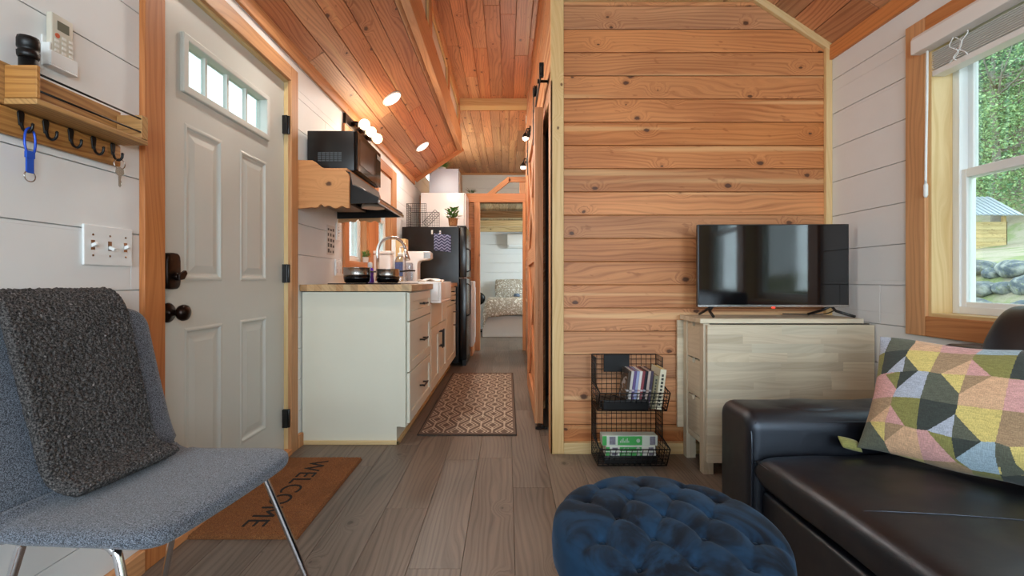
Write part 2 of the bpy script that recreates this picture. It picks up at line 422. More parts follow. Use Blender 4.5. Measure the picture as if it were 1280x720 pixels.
# horizontal fir boards behind the television
mb = MB(); planks(mb, (CX+0.02, YK, 0.024), (1, 0, 0), (0, 0, 1), (0, -1, 0), XR-CX-0.02, 2.60, 0.129, 0.004, joint=None)
mb.box(CX+0.06, XR, YK+0.04, YK+0.07, 0, 3.2)
struct(mb.build('wall_back', M['wall'], loc=(1, YK, 0), bev=0.003, seg=2), 'knotty horizontal wood board wall behind the television', 'wall')
# corridor right wall (boards) with the sliding-door opening
mb = MB(); planks(mb, (CX, YK, 0.0), (0, 1, 0), (0, 0, 1), (-1, 0, 0), YP-YK, 3.2, 0.135, 0.003, holes=[(0.10, 0.86, 0, 2.03)], joint=2.5)
planks(mb, (CX+0.06, YB, 2.54), (0, 1, 0), (0, 0, 1), (-1, 0, 0), YK-YB, 0.66, 0.135, 0.003, joint=2.5)
struct(mb.build('wall_corridor', M['wall'], loc=(CX, 4, 0), bev=0.0015, seg=1), 'wood board wall along the right of the corridor', 'wall')
# closet room behind the sliding door
mb = MB(); planks(mb, (1.0, YK+0.08, 0), (0, 1, 0), (0, 0, 1), (-1, 0, 0), 1.2, 2.4, 0.1, joint=None)
mb.box(0.30, 1.03, 3.78, 3.81, 0, 2.4).box(0.30, 1.03, YK+0.08, 3.81, 2.4, 2.43).box(0.45, 0.99, YK+0.12, YK+0.3, 0.0, 2.1)
struct(mb.build('wall_closet', M['darkwood'], loc=(0.8, 3.2, 0)), 'dark boarded closet behind the sliding door', 'wall')
# partition with the bedroom doorway
mb = MB(); planks(mb, (XL, YP, 0), (1, 0, 0), (0, 0, 1), (0, -1, 0), XR-XL, 2.12, 0.14, 0.003, th=0.02, backing=0.06, holes=[(0.827, 1.413, 0, 2.02)])
struct(mb.build('wall_bedroom', M['trim'], loc=(0, YP, 0), bev=0.0015, seg=1), 'wood partition around the bedroom doorway', 'wall')
mb = MB(); planks(mb, (XL, YE, 0), (1, 0, 0), (0, 0, 1), (0, -1, 0), XR-XL, 3.15, 0.186, 0.004)
struct(mb.build('wall_far', M['paint'], loc=(0, YE, 0), bev=0.0015, seg=1), 'white shiplap wall at the far end behind the bed', 'wall')

th = math.atan2(0.40, 0.60); SL = (math.cos(th), 0, math.sin(th)); NL = (math.sin(th), 0, -math.cos(th))
mb = MB()
planks(mb, (XL, YB, 2.25), (0, 1, 0), SL, NL, 5.86-YB, 0.735, 0.128, 0.004, joint=2.3)                          # left slope
SR = (-math.cos(th), 0, math.sin(th)); NR = (-math.sin(th), 0, -math.cos(th))
planks(mb, (XR, YB, 2.25), (0, 1, 0), SR, NR, YK+0.02-YB, 0.52, 0.128, 0.004, joint=1.3)                          # right slope
planks(mb, (CX+0.06, YB, 2.54), (0, 1, 0), (1, 0, 0), (0, 0, -1), YK+0.02-YB, 1.09, 0.135, 0.004, joint=2.3)
planks(mb, (-0.60, YB, 3.20), (0, 1, 0), (1, 0, 0), (0, 0, -1), 5.78-YB, 0.93, 0.135, 0.004, joint=2.0)           # raised middle
planks(mb, (XL-0.02, 5.78, 3.10), (0, 1, 0), (1, 0, 0), (0, 0, -1), YE-5.78, XR-XL+0.04, 0.125, 0.004, joint=1.6)  # beyond the beam
struct(mb.build('ceiling', M['ceil'], loc=(0, 0, 2.2), bev=0.002, seg=1), 'knotty wood board ceiling, sloped and raised', 'ceiling')
# gable infill behind the end of the slope, and the raised dormer's left side
mb = MB(); mb.prism([(XL-0.03, 2.27), (-0.60, 2.67), (-0.60, 3.25), (XL-0.03, 3.25)], (0, 5.80, 0), (1, 0, 0), (0, 0, 1), (0, 1, 0), 0.04)
mb.box(XR-1.55, XR, 5.9, 5.94, 3.0, 3.2)
struct(mb.build('wall_gable', M['paint'], loc=(-1, 5.8, 2.3)), 'white gable piece above the end of the sloped ceiling', 'wall')

# dormer window strip
mb = MB(); segs = [(YB, 0.6), (0.66, 2.3), (2.36, 3.5), (3.56, 4.6), (4.66, 5.62)]
mb.box(-0.63, -0.575, YB, 5.78, 2.60, 2.83, rnd=0.5)
mb.box(-0.625, -0.58, YB, 5.78, 3.12, 3.20, rnd=0.6)
for y in (0.6, 2.3, 3.5, 4.6, 5.62): mb.box(-0.625, -0.585, y, y+0.07, 2.83, 3.12, rnd=0.7)
mb.box(-0.63, -0.60, YB, 5.86, 2.83, 2.845)
wd = struct(mb.build('window_1', M['trim'], loc=(-0.6, 2, 2.6), bev=0.004), 'long strip of small windows under the raised ceiling', 'window')
f = MB()
for a, b in ((0.67, 2.3), (2.37, 3.5), (3.57, 4.6), (4.69, 5.62)):
    f.box(-0.615, -0.60, a, a+0.03, 2.845, 3.12).box(-0.615, -0.60, b-0.03, b, 2.845, 3.12).box(-0.615, -0.60, a, b, 2.845, 2.87).box(-0.615, -0.60, a, b, 3.09, 3.12)
f.build('sash', M['pine'], wd, bev=0.002)
g = MB(); g.box(-0.628, -0.62, YB, 5.7, 2.84, 3.12); g.build('blind', plain('window_shade_cream', 'e0d6c4', 0.7), wd)

# trims
def trim(n, mbx, m, label, bev=0.003): return struct(mbx.build('trim_%d' % n, m, bev=bev), label, 'trim')
mb = MB(); mb.box(XL, XL+0.018, YB, 5.86, 2.185, 2.262); trim(1, mb, M['trim'], 'long wood trim along the top of the left wall')
mb = MB(); mb.obox((XL+0.0, 5.845, 2.27), SL, (0, 1, 0), NL, 0.735, 0.022, 0.065); trim(2, mb, M['trim'], 'wood trim across the far end of the left ceiling slope')
mb = MB(); mb.box(-0.60, CX, 5.62, 5.78, 3.11, 3.20); trim(3, mb, M['pine'], 'pale cross beam at the far end of the raised ceiling')
mb = MB(); mb.box(CX-0.012, CX+0.06, YK-0.032, YK-0.014, 0, 3.2); trim(4, mb, M['pine'], 'pale vertical corner board left of the wood board wall')
mb = MB(); mb.box(CX-0.012, CX, YK-0.032, YK+0.09, 0, 2.05); trim(5, mb, M['trim'], 'reddish jamb board at the sliding door opening')
mb = MB(); mb.box(XR-0.035, XR, YK-0.022, YK, 0, 2.24); trim(6, mb, M['pine'], 'pale vertical trim in the right corner of the board wall')
mb = MB(); mb.box(CX+0.06, 1.37, YK-0.024, YK, 2.495, 2.54); trim(7, mb, M['pine'], 'pale horizontal trim along the top of the board wall')
mb = MB(); mb.obox((XR-0.01, YK-0.024, 2.215), SR, (0, 1, 0), NR, 0.51, 0.024, -0.04); trim(8, mb, M['pine'], 'pale sloping trim at the top right of the board wall')
mb = MB(); mb.box(XR-0.018, XR, YB, YK-0.022, 2.165, 2.245); trim(9, mb, M['trim'], 'wood trim along the top of the right wall')
mb = MB(); mb.box(-0.56, CX, YP-0.045, YP-0.02, 2.02, 2.14); trim(10, mb, M['trim'], 'wide wood header over the bedroom doorway')
mb = MB(); mb.box(-0.45, -0.373, YP-0.045, YP-0.02, 0, 2.02); trim(11, mb, M['trim'], 'left wood casing of the bedroom doorway')
mb = MB(); mb.box(0.213, CX, YP-0.045, YP-0.02, 0, 2.02); trim(12, mb, M['trim'], 'right wood casing of the bedroom doorway')
mb = MB(); mb.box(CX-0.006, CX, 4.45, 6.2, 3.08, 3.2); trim(13, mb, M['trim'], 'wood trim along the top of the corridor wall')
mb = MB(); mb.box(XL, XL+0.02, YE-0.03, YE, 0, 3.1).box(XL, XR, YE-0.02, YE, 3.06, 3.1); trim(14, mb, M['trim'], 'thin wood trim at the top of the far wall')
mb = MB(); mb.box(CX+0.06, XR, YK-0.034, YK-0.001, 0.0, 0.062); struct(mb.build('baseboard_back', M['pine'], bev=0.003), 'pale baseboard under the wood board wall', 'baseboard')
mb = MB(); mb.box(XL+0.001, XL+0.024, YB, 1.483, 0.001, 0.075).box(XL-0.015, XL+0.026, 1.577, 2.493, 0.001, 0.032).box(XL+0.001, XL+0.024, 2.577, 2.636, 0.001, 0.075)
struct(mb.build('baseboard_left', M['trim'], bev=0.003), 'wood baseboard along the left wall and under the entry door', 'baseboard')

# loft floor over the bedroom, joists
mb = MB(); planks(mb, (XL, YP+0.0, 2.02), (0, 1, 0), (1, 0, 0), (0, 0, -1), YE-YP, XR-XL, 0.11, 0.004, backing=0.08)
lf = struct(mb.build('ceiling_bedroom', M['joist'], loc=(0, 7, 2), bev=0.002, seg=1), 'board ceiling of the bedroom with joists', 'ceiling')
for y in (6.88, 7.95, 8.8):
    mb = MB(); mb.box(XL, XR, y, y+0.09, 1.90, 2.006); mb.build('joist', M['joist'], lf, bev=0.003)
# loft rail
t = thing('loft_rail', 'short angled wood rail at the loft edge over the bedroom doorway', 'rail', (0, YP+0.04, 2.14))
mb = MB(); mb.obox((-0.30, YP+0.02, 2.135), Vector((0.30, 0, 0.24)).normalized(), (0, 1, 0), Vector((0.24, 0, -0.30)).normalized(), 0.40, 0.04, 0.07); mb.build('brace', M['trim'], t, bev=0.003)
mb = MB(); mb.box(0.02, 0.26, YP+0.02, YP+0.06, 2.31, 2.38); mb.build('top_rail', M['trim'], t, bev=0.003)
mb = MB(); mb.box(0.17, 0.26, YP+0.06, YP+0.15, 2.135, 2.38); mb.build('post', M['trim'], t, bev=0.003)

# ------------------------------------------------------------------ entry door (door_1)
d = thing('door_1', 'white panelled entry door with a small four-pane window on top', 'door', (XL, 2.03, 0), kind='structure')
XD = XL-0.022     # face of the leaf
hl = [(1.725, 2.305, 1.685, 1.865)]
pan = [(1.725, 1.955, 0.95, 1.55), (2.085, 2.315, 0.95, 1.55), (1.725, 1.955, 0.20, 0.77), (2.085, 2.315, 0.20, 0.77)]
mb = MB()
holes = [(a-1.575, b-1.575, c-0.012, e-0.012) for a, b, c, e in hl+pan]
def sheet(mb, o, U, V, N, ul, vl, holes, thick):
    us = sorted({0, ul} | {h for q in holes for h in q[:2]}); vs_ = sorted({0, vl} | {h for q in holes for h in q[2:]})
    o = Vector(o); U = Vector(U); V = Vector(V); N = Vector(N)
    for a, b in zip(us[:-1], us[1:]):
        for c, e in zip(vs_[:-1], vs_[1:]):
            if any(q[0] <= a+1e-6 and q[1] >= b-1e-6 and q[2] <= c+1e-6 and q[3] >= e-1e-6 for q in holes): continue
            mb.obox(o+U*a+V*c-N*thick, U, V, N, b-a, e-c, thick)
sheet(mb, (XD, 1.575, 0.012), (0, 1, 0), (0, 0, 1), (1, 0, 0), 0.92, 2.025, holes, 0.04)
mb.box(XD-0.044, XD-0.04, 1.575, 2.495, 0.012, 1.67)
leaf = mb.build('door_leaf', M['door'], d)
def raised(y0, y1, z0, z1):
    """stepped moulding and raised field of one door panel"""
    m2 = MB(); rings = [(0, 0.0), (0.007, 0.0025), (0.013, 0.002), (0.020, -0.004), (0.027, -0.006), (0.033, -0.006), (0.060, -0.001), (0.063, -0.001)]
    vs = []; fs = []
    for ins, dx in rings:
        vs += [(XD+dx, y0+ins, z0+ins), (XD+dx, y1-ins, z0+ins), (XD+dx, y1-ins, z1-ins), (XD+dx, y0+ins, z1-ins)]
    for r in range(len(rings)-1):
        for k in range(4): fs.append((r*4+k, r*4+(k+1) % 4, (r+1)*4+(k+1) % 4, (r+1)*4+k))
    b = (len(rings)-1)*4; fs.append((b, b+1, b+2, b+3))
    m2.add(vs, fs); return m2
for p in pan: raised(*p).build('door_panel', M['door'], d)
mb = MB()
y0, y1, z0, z1 = hl[0]
for a, b, c, e in ((y0-0.02, y1+0.02, z0-0.025, z0+0.005), (y0-0.02, y1+0.02, z1-0.005, z1+0.02), (y0-0.02, y0+0.008, z0, z1), (y1-0.008, y1+0.02, z0, z1)):
    mb.box(XD-0.045, XD+0.014, a, b, c, e)
lf_ = mb.build('lite_frame', M['door'], d, bev=0.004)
for k in range(1, 4):
    y = y0+(y1-y0)*k/4; mb = MB(); mb.box(XD-0.03, XD-0.012, y-0.006, y+0.006, z0, z1); mb.build('muntin', M['door'], lf_)
mb = MB(); mb.box(XD-0.024, XD-0.020, y0, y1, z0, z1); mb.build('pane', M['glass'], d)
mb = MB()   # casing
mb.box(XL, XL+0.02, 1.485, 1.575, 0, 2.125).box(XL, XL+0.02, 2.495, 2.575, 0, 2.125).box(XL, XL+0.02, 1.575, 2.495, 2.045, 2.125)
mb.build('casing', M['trim'], d, bev=0.003)
mb = MB(); mb.box(XL-0.09, XL, 1.557, 1.572, 0, 2.05).box(XL-0.09, XL, 2.497, 2.512, 0, 2.05).box(XL-0.09, XL, 1.56, 2.51, 2.036, 2.05)
mb.build('jamb', M['pine'], d, bev=0.002)
for z in (1.80, 0.99, 0.20):
    mb = MB(); mb.box(XD, XD+0.028, 2.474, 2.492, z-0.05, z+0.05); mb.cyl((XD+0.03, 2.488, z-0.05), (XD+0.03, 2.488, z+0.05), 0.007, n=10)
    mb.build('hinge', M['blackp'], d, bev=0.002)
# deadbolt keypad
mb = MB(); pl = []
for k in range(24):
    a = 2*PI*k/24; cx = abs(math.cos(a))**0.55*math.copysign(1, math.cos(a)); sx = abs(math.sin(a))**0.4*math.copysign(1, math.sin(a))
    pl.append((0.035*cx, 0.066*sx))
mb.prism(pl, (XD, 1.640, 0.985), (0, 1, 0), (0, 0, 1), (1, 0, 0), 0.026)
db = mb.build('deadbolt', M['bronze'], d, bev=0.006, seg=3)
mb = MB(); mb.cyl((XD+0.024, 1.645, 0.965), (XD+0.04, 1.645, 0.965), 0.014, n=20); mb.prism([(-0.012, -0.014), (0.014, -0.010), (0.03, 0.012), (0.022, 0.024), (0.006, 0.016), (-0.014, 0.008)], (XD+0.038, 1.645, 0.965), (0, 1, 0), (0, 0, 1), (1, 0, 0), 0.012)
mb.build('thumb_turn', M['bronze'], db, bev=0.003)
mb = MB(); prof = [(0.036, 0), (0.036, 0.004), (0.030, 0.010), (0.016, 0.014), (0.012, 0.022), (0.011, 0.034), (0.016, 0.040), (0.027, 0.048), (0.030, 0.058), (0.027, 0.068), (0.016, 0.075), (0.004, 0.077)]
mb.lathe(prof, (XD, 1.640, 0.835), 'X', 28); mb.build('door_knob', M['bronze'], d)

# ------------------------------------------------------------------ windows
def sash_window(n, side, y0, y1, z0, z1, label, recess=0.09, split=0.5, jambm='pine', casing=None, glass_only=False):
    s = side  # +1: on right wall, -1: on left wall
    X0 = XR if s > 0 else XL
    w = thing('window_%d' % n, label, 'window', (X0, (y0+y1)/2, z0), kind='structure')
    def bx(m_, a, b, *r): m_.box(X0+s*a, X0+s*b, *r)
    j = MB(); tj = 0.014
    bx(j, -0.002, recess+0.07, y0-0.002, y0+tj, z0, z1); bx(j, -0.002, recess+0.07, y1-tj, y1+0.002, z0, z1)
    bx(j, -0.0015, recess+0.071, y0+tj, y1-tj, z0-0.002, z0+tj); bx(j, -0.0015, recess+0.071, y0+tj, y1-tj, z1-tj, z1+0.002)
    j.build('jamb', M[jambm], w, bev=0.001)
    a0, a1, b0, b1 = y0+tj, y1-tj, z0+tj, z1-tj
    fr = MB(); k = 0.03
    bx(fr, recess, recess+0.07, a0, a0+k, b0, b1); bx(fr, recess, recess+0.07, a1-k, a1, b0, b1)
    bx(fr, recess, recess+0.07, a0+k, a1-k, b0, b0+k); bx(fr, recess, recess+0.07, a0+k, a1-k, b1-k, b1)
    fr.build('vinyl_frame', M['vinyl'], w, bev=0.002)
    mid = b0+(b1-b0)*split
    for (p0, p1, dx, nm) in ((b0+k*0.45, mid+0.018, 0.008, 'lower_sash'), (mid-0.018, b1-k*0.4, 0.036, 'upper_sash')):
        q = MB(); ss = 0.036; c0, c1 = a0+k*0.5, a1-k*0.5
        bx(q, recess+dx, recess+dx+0.024, c0, c0+ss, p0, p1); bx(q, recess+dx, recess+dx+0.024, c1-ss, c1, p0, p1)
        bx(q, recess+dx, recess+dx+0.024, c0+ss, c1-ss, p0, p0+ss); bx(q, recess+dx, recess+dx+0.024, c0+ss, c1-ss, p1-ss, p1)
        sh = q.build(nm, M['vinyl'], w, bev=0.003)
        q = MB(); bx(q, recess+dx+0.009, recess+dx+0.013, c0+ss, c1-ss, p0+ss, p1-ss); q.build('pane', M['glass'], sh)
    return w
w2 = sash_window(2, 1, 1.13, 1.935, 0.80, 1.985, 'large white sash window beside the sofa looking onto the woods', recess=0.085)
w3 = sash_window(3, 1, 0.22, 1.02, 0.80, 1.985, 'second sash window further along the right wall', recess=0.085)
mb = MB()
for a, b, c, e in ((1.935, 2.03, 0.715, 2.07), (1.02, 1.13, 0.80, 1.985), (0.125, 0.22, 0.715, 2.07)): mb.box(XR-0.018, XR, a, b, c, e)
mb.box(XR-0.018, XR, 0.22, 1.935, 0.715, 0.80).box(XR-0.018, XR, 0.22, 1.935, 1.985, 2.07)
mb.build('casing', M['trim'], w2, bev=0.003)
w4 = sash_window(4, -1, 3.42, 3.90, 1.09, 2.00, 'left one of the two narrow kitchen windows over the sink', recess=0.05, jambm='trim')
w5 = sash_window(5, -1, 4.20, 4.70, 1.09, 2.00, 'right one of the two narrow kitchen windows, beside the fridge', recess=0.05, jambm='trim')
mb = MB()
mb.box(XL, XL+0.018, 3.32, 3.42, 1.0, 2.10).box(XL, XL+0.018, 3.90, 4.20, 1.09, 2.0).box(XL, XL+0.018, 4.70, 4.88, 1.0, 2.10)
mb.box(XL, XL+0.018, 3.42, 4.70, 1.0, 1.09).box(XL, XL+0.018, 3.42, 4.70, 2.0, 2.10)
mb.build('casing', M['trim'], w4, bev=0.003)
mb = MB(); mb.box(XL-0.012, XL+0.004, 4.22, 4.69, 1.72, 1.985); mb.build('blind', M['white'], w5)
w6 = sash_window(6, -1, 6.25, 7.85, 2.46, 2.93, 'small bright window high above the kitchen near the loft', recess=0.04)
w7 = sash_window(7, 1, 7.0, 8.0, 0.95, 1.85, 'unseen bedroom window added on the right wall for fill light', recess=0.05)  # out of view, added as the opening for the bedroom fill lamp
# blind of the big window
t = thing('window_blind', 'white raised slat blind with valance at the top of the large window', 'blind', (XR, 1.5, 1.8))
mb = MB(); mb.prism([(0, 0), (0.055, 0), (0.055, 0.075), (0.008, 0.075), (0.0, 0.06)], (XR-0.028-0.03, 1.10, 1.917), (1, 0, 0), (0, 0, 1), (0, 1, 0), 0.86); mb.build('valance', M['white'], t, bev=0.003)
sl = MB()
for k in range(9): sl.box(XR-0.004, XR+0.05, 1.15, 1.918, 1.838+k*0.0085, 1.8405+k*0.0085)
sl.build('slats', M['white'], t)
mb = MB(); mb.box(XR-0.004, XR+0.05, 1.15, 1.918, 1.808, 1.832); mb.build('bottom_rail', M['white'], t, bev=0.003)
mb = MB(); mb.tube(smooth_path([(XR-0.035, 1.905, 1.91), (XR-0.036, 1.906, 1.7), (XR-0.034, 1.912, 1.5), (XR-0.030, 1.918, 1.36)], 4), 0.0045, 8)
mb.lathe([(0.004, 0), (0.008, 0.01), (0.008, 0.05), (0.005, 0.06)], (XR-0.030, 1.918, 1.30)); mb.build('wand', M['vinyl'], t)
mb = MB()
for k in range(3):
    pts = [(XR-0.03+0.004*math.sin(i*1.3+k), 1.80-0.02*k+0.018*math.sin(i*0.9+k*2), 1.91-i*0.012) for i in range(9)]
    mb.tube(smooth_path(pts, 4), 0.0022, 6)
mb.build('cord', M['vinyl'], t)

# ------------------------------------------------------------------ kitchen: base cabinets, worktop, sink
XF = -0.568      # cabinet front plane
def handle_h(y0, y1, z, par):
    m_ = MB(); m_.box(XF+0.026, XF+0.034, y0, y1, z-0.006, z+0.006); m_.box(XF-0.002, XF+0.03, y0+0.012, y0+0.022, z-0.005, z+0.005); m_.box(XF-0.002, XF+0.03, y1-0.022, y1-0.012, z-0.005, z+0.005)
    return m_.build('handle', M['black'], par, bev=0.002)
def handle_v(y, z0, z1, par):
    m_ = MB(); m_.box(XF+0.026, XF+0.036, y-0.006, y+0.006, z0, z1); m_.box(XF-0.002, XF+0.03, y-0.005, y+0.005, z0+0.012, z0+0.022); m_.box(XF-0.002, XF+0.03, y-0.005, y+0.005, z1-0.022, z1-0.012)
    return m_.build('handle', M['black'], par, bev=0.002)
def shaker(y0, y1, z0, z1, name, par, fr=0.055):
    m_ = MB(); xb = XF-0.018
    m_.box(xb, XF, y0, y0+fr, z0, z1).box(xb, XF, y1-fr, y1, z0, z1).box(xb, XF, y0+fr, y1-fr, z0, z0+fr).box(xb, XF, y0+fr, y1-fr, z1-fr, z1)
    m_.box(xb, XF-0.010, y0+fr, y1-fr, z0+fr, z1-fr)
    return m_.build(name, M['cab'], par, bev=0.0015)
# drawer unit
c1 = thing('base_cabinet', 'white cabinet with three drawers, nearest unit of the kitchen run', 'cabinet', (-0.88, 3.02, 0))
mb = MB(); mb.box(XL+0.03, XF-0.018, 2.675, 3.398, 0.10, 0.885).box(XL+0.03, XF-0.075, 2.675, 3.398, 0.0, 0.10); mb.build('body', M['cab'], c1)
mb = MB(); mb.prism([(XL+0.006, 0.0), (XF-0.075, 0.0), (XF-0.075, 0.10), (XF-0.022, 0.10), (XF-0.022, 0.885), (XL+0.006, 0.885)], (0, 2.655, 0), (1, 0, 0), (0, 0, 1), (0, 1, 0), 0.018); mb.build('end_panel', M['cab'], c1, bev=0.001)
mb = MB(); mb.box(XF-0.05, XF-0.022, 2.648, 2.654, 0.10, 0.885); mb.build('edge_strip', M['cab'], c1)
for z0, z1 in ((0.715, 0.880), (0.418, 0.708), (0.120, 0.411)):
    dr = shaker(2.66, 3.385, z0, z1, 'drawer', c1); handle_h(2.955, 3.10, (z0+z1)/2+0.005, dr)
mb = MB(); mb.box(XL+0.006, XF-0.058, 2.638, 2.655, 0, 0.022).box(XF-0.075, XF-0.058, 2.638, 3.40, 0, 0.022); mb.build('shoe_moulding', M['pine'], c1, bev=0.003)
# sink unit
c2 = thing('sink_cabinet', 'white cabinet with paired doors under the apron sink', 'cabinet', (-0.88, 3.8, 0))
mb = MB(); mb.box(XL+0.03, XF-0.018, 3.402, 4.27, 0.10, 0.74).box(XL+0.03, XF-0.075, 3.402, 4.27, 0, 0.10).box(XL+0.03, XF-0.02, 4.03, 4.27, 0.74, 0.885); mb.build('body', M['cab'], c2)
mb = MB(); mb.box(XF-0.02, XF-0.006, 3.402, 4.27, 0.595, 0.775).box(XF-0.02, XF, 3.402, 3.46, 0.595, 0.775).box(XF-0.02, XF, 4.0, 4.27, 0.595, 0.775); mb.build('false_front', M['cab'], c2, bev=0.001)
for a, b, h in ((3.408, 3.832, 3.80), (3.838, 4.265, 3.87)):
    dr = shaker(a, b, 0.12, 0.588, 'cabinet_door', c2, 0.07); handle_v(h, 0.39, 0.545, dr)
mb = MB(); mb.box(XF-0.075, XF-0.058, 3.40, 4.27, 0, 0.022); mb.build('shoe_moulding', M['pine'], c2, bev=0.003)
c3 = thing('base_cabinet', 'white cabinet with drawer and tall door pull, next to the fridge', 'cabinet', (-0.88, 4.65, 0))
mb = MB(); mb.box(XL+0.03, XF-0.018, 4.275, 5.03, 0.10, 0.885).box(XL+0.03, XF-0.075, 4.275, 5.03, 0, 0.10); mb.build('body', M['cab'], c3)
dr = shaker(4.28, 5.025, 0.80, 0.880, 'drawer', c3, 0.02); handle_h(4.6, 4.74, 0.84, dr)
dr = shaker(4.28, 5.025, 0.705, 0.793, 'drawer', c3, 0.02); handle_h(4.6, 4.74, 0.75, dr)
dr = shaker(4.28, 5.025, 0.12, 0.698, 'cabinet_door', c3, 0.07); handle_v(4.80, 0.47, 0.64, dr)
mb = MB(); mb.box(XF-0.075, XF-0.058, 4.275, 5.03, 0, 0.022); mb.build('shoe_moulding', M['pine'], c3, bev=0.003)
# butcher-block worktop: glued staves
mb = MB()
def staves(x0, x1, y0, y1):
    x = x0
    while x < x1-1e-3:
        xe = min(x+0.042, x1); y = y0
        while y < y1-1e-3:
            ye = min(y+random.uniform(0.2, 0.5), y1)
            if y1-ye < 0.08: ye = y1
            mb.box(x, xe, y, ye, 0.89, 0.928, grain='V'); y = ye
        x = xe
staves(XL+0.002, XF+0.016, 2.632, 3.398); staves(XL+0.002, -1.0, 3.398, 4.01); staves(XL+0.002, XF+0.016, 4.01, 5.035)
tag(mb.build('worktop', M['butcher']), 'butcher-block worktop of glued wood staves on the kitchen cabinets', 'worktop')
# apron sink
mb = MB(); x0, x1, y0, y1, z0, z1, t_ = -0.998, -0.492, 3.402, 4.006, 0.782, 0.944, 0.02
mb.box(x0, x1, y0, y1, z0, z0+t_).box(x0, x0+t_, y0, y1, z0+t_, z1).box(x1-t_, x1, y0, y1, z0+t_, z1).box(x0+t_, x1-t_, y0, y0+t_, z0+t_, z1).box(x0+t_, x1-t_, y1-t_, y1, z0+t_, z1)
tag(mb.build('apron_sink', M['white'], bev=0.006, seg=3), 'white farmhouse apron sink set between the worktop pieces', 'sink')
# faucet
t = thing('kitchen_faucet', 'tall arched brushed steel faucet behind the apron sink', 'faucet', (-1.05, 3.70, 0.928))
mb = MB(); mb.lathe([(0.028, 0), (0.028, 0.01), (0.020, 0.016), (0.016, 0.06), (0.014, 0.07)], (-1.05, 3.70, 0.928)); mb.build('base', M['steel'], t)
pts = [Vector((-1.05, 3.70, 0.98)), Vector((-1.05, 3.70, 1.16))]+arc((-0.938, 3.70, 1.19), 0.112, PI, 0.12, 20)
mb = MB(); mb.tube(pts, 0.0125, 14); mb.build('spout', M['steel'], t)
e = pts[-1]; mb = MB(); mb.tube([e, e+Vector((0.012, 0, -0.045)), e+Vector((0.02, 0, -0.09))], [0.014, 0.017, 0.021], 14); mb.build('spray_head', M['steel'], t)
mb = MB(); mb.tube([(-1.05, 3.715, 0.965), (-1.05, 3.75, 0.975), (-1.04, 3.78, 1.02)], [0.009, 0.008, 0.006], 10); mb.build('lever', M['steel'], t)
# cooktop and pots
tag(MB().box(-1.08, -0.64, 2.74, 3.30, 0.9285, 0.935).build('cooktop', M['blackg'], bev=0.002), 'flat black glass cooktop on the worktop', 'cooktop')
def pot(x, y, r, h, label):
    t = thing('steel_pan', label, 'pan', (x, y, 0.936), group='steel pans on the cooktop')
    m_ = MB(); m_.lathe([(r*0.82, 0), (r*0.93, 0.008), (r*0.99, h*0.30), (r, h*0.42), (r*0.965, h*0.42), (r*0.95, h*0.3), (r*0.8, 0.014), (0.002, 0.012)], (x, y, 0.936)); m_.build('black_base', M['blackg'], t)
    m_ = MB(); m_.lathe([(r*0.995, h*0.36), (r*1.0, h*0.6), (r, h), (r*1.03, h+0.003), (r*0.97, h+0.003), (r*0.965, h*0.5), (r*0.96, h*0.36)], (x, y, 0.936), n=40); b_ = m_.build('bowl', M['steel'], t)
    m_ = MB()
    m_.tube([(x+r*0.7, y+r*0.7, 0.936+h*0.85), (x+r*0.7+0.06, y+r*0.7+0.07, 0.936+h*0.95), (x+r*0.7+0.09, y+r*0.7+0.12, 0.936+h*0.95)], 0.006, 8) if x > -0.9 else m_.tube([(x-0.02, y+r*0.96, 0.936+h*0.8), (x+0.03, y+r+0.08, 0.936+h*0.8), (x+0.06, y+r+0.14, 0.936+h*0.8)], 0.006, 8)
    m_.build('handle', M['black'], t)
pot(-0.965, 2.93, 0.083, 0.096, 'larger steel pan with black base, nearer the wall on the cooktop')
pot(-0.785, 3.00, 0.075, 0.088, 'smaller steel pan with black base, nearer the worktop edge')
# soap bottle
t = thing('dish_soap_bottle', 'small bottle of purple dish soap with white cap beside the pans', 'bottle', (-0.965, 3.21, 0.936))
mb = MB(); mb.lathe([(0.026, 0), (0.028, 0.01), (0.022, 0.05), (0.026, 0.08), (0.020, 0.10), (0.012, 0.108)], (-0.965, 3.21, 0.936)); mb.build('bottle_body', plain('purple_soap', '6a3fd0', 0.15, noise_amt=0.05), t)
mb = MB(); mb.lathe([(0.015, 0.105), (0.017, 0.12), (0.016, 0.14), (0.008, 0.146)], (-0.965, 3.21, 0.936)); mb.build('cap', M['white'], t)
# pump bottle, white canister, wooden box
t = thing('pump_bottle', 'clear plastic pump bottle with white pump behind the faucet', 'bottle', (-0.975, 4.16, 0.928))
mb = MB(); mb.lathe([(0.05, 0), (0.052, 0.01), (0.052, 0.20), (0.040, 0.235), (0.018, 0.25)], (-0.975, 4.16, 0.928)); mb.build('bottle_body', M['cglass'], t)
mb = MB(); mb.lathe([(0.022, 0.248), (0.022, 0.275), (0.009, 0.28), (0.009, 0.325)], (-0.975, 4.16, 0.928)); mb.tube([(-0.975, 4.16, 1.255), (-0.93, 4.14, 1.262), (-0.905, 4.13, 1.245)], 0.009, 8); mb.build('pump', M['white'], t)
mb = MB(); mb.box(-1.01, -0.94, 4.106, 4.109, 0.99, 1.12); mb.build('sticker', plain('bottle_sticker', '5468a0', 0.5, noise_amt=0.4, scale=60), t)
t = thing('compost_bin', 'squarish white lidded bin left of the faucet under the window', 'bin', (-1.10, 4.07, 0.928))
mb = MB(); mb.box(-1.185, -1.03, 4.03, 4.15, 0.928, 1.185); mb.build('body', M['white'], t, bev=0.012, seg=3)
mb = MB(); mb.box(-1.19, -1.025, 4.025, 4.155, 1.187, 1.215); mb.build('lid', M['white'], t, bev=0.006, seg=2)
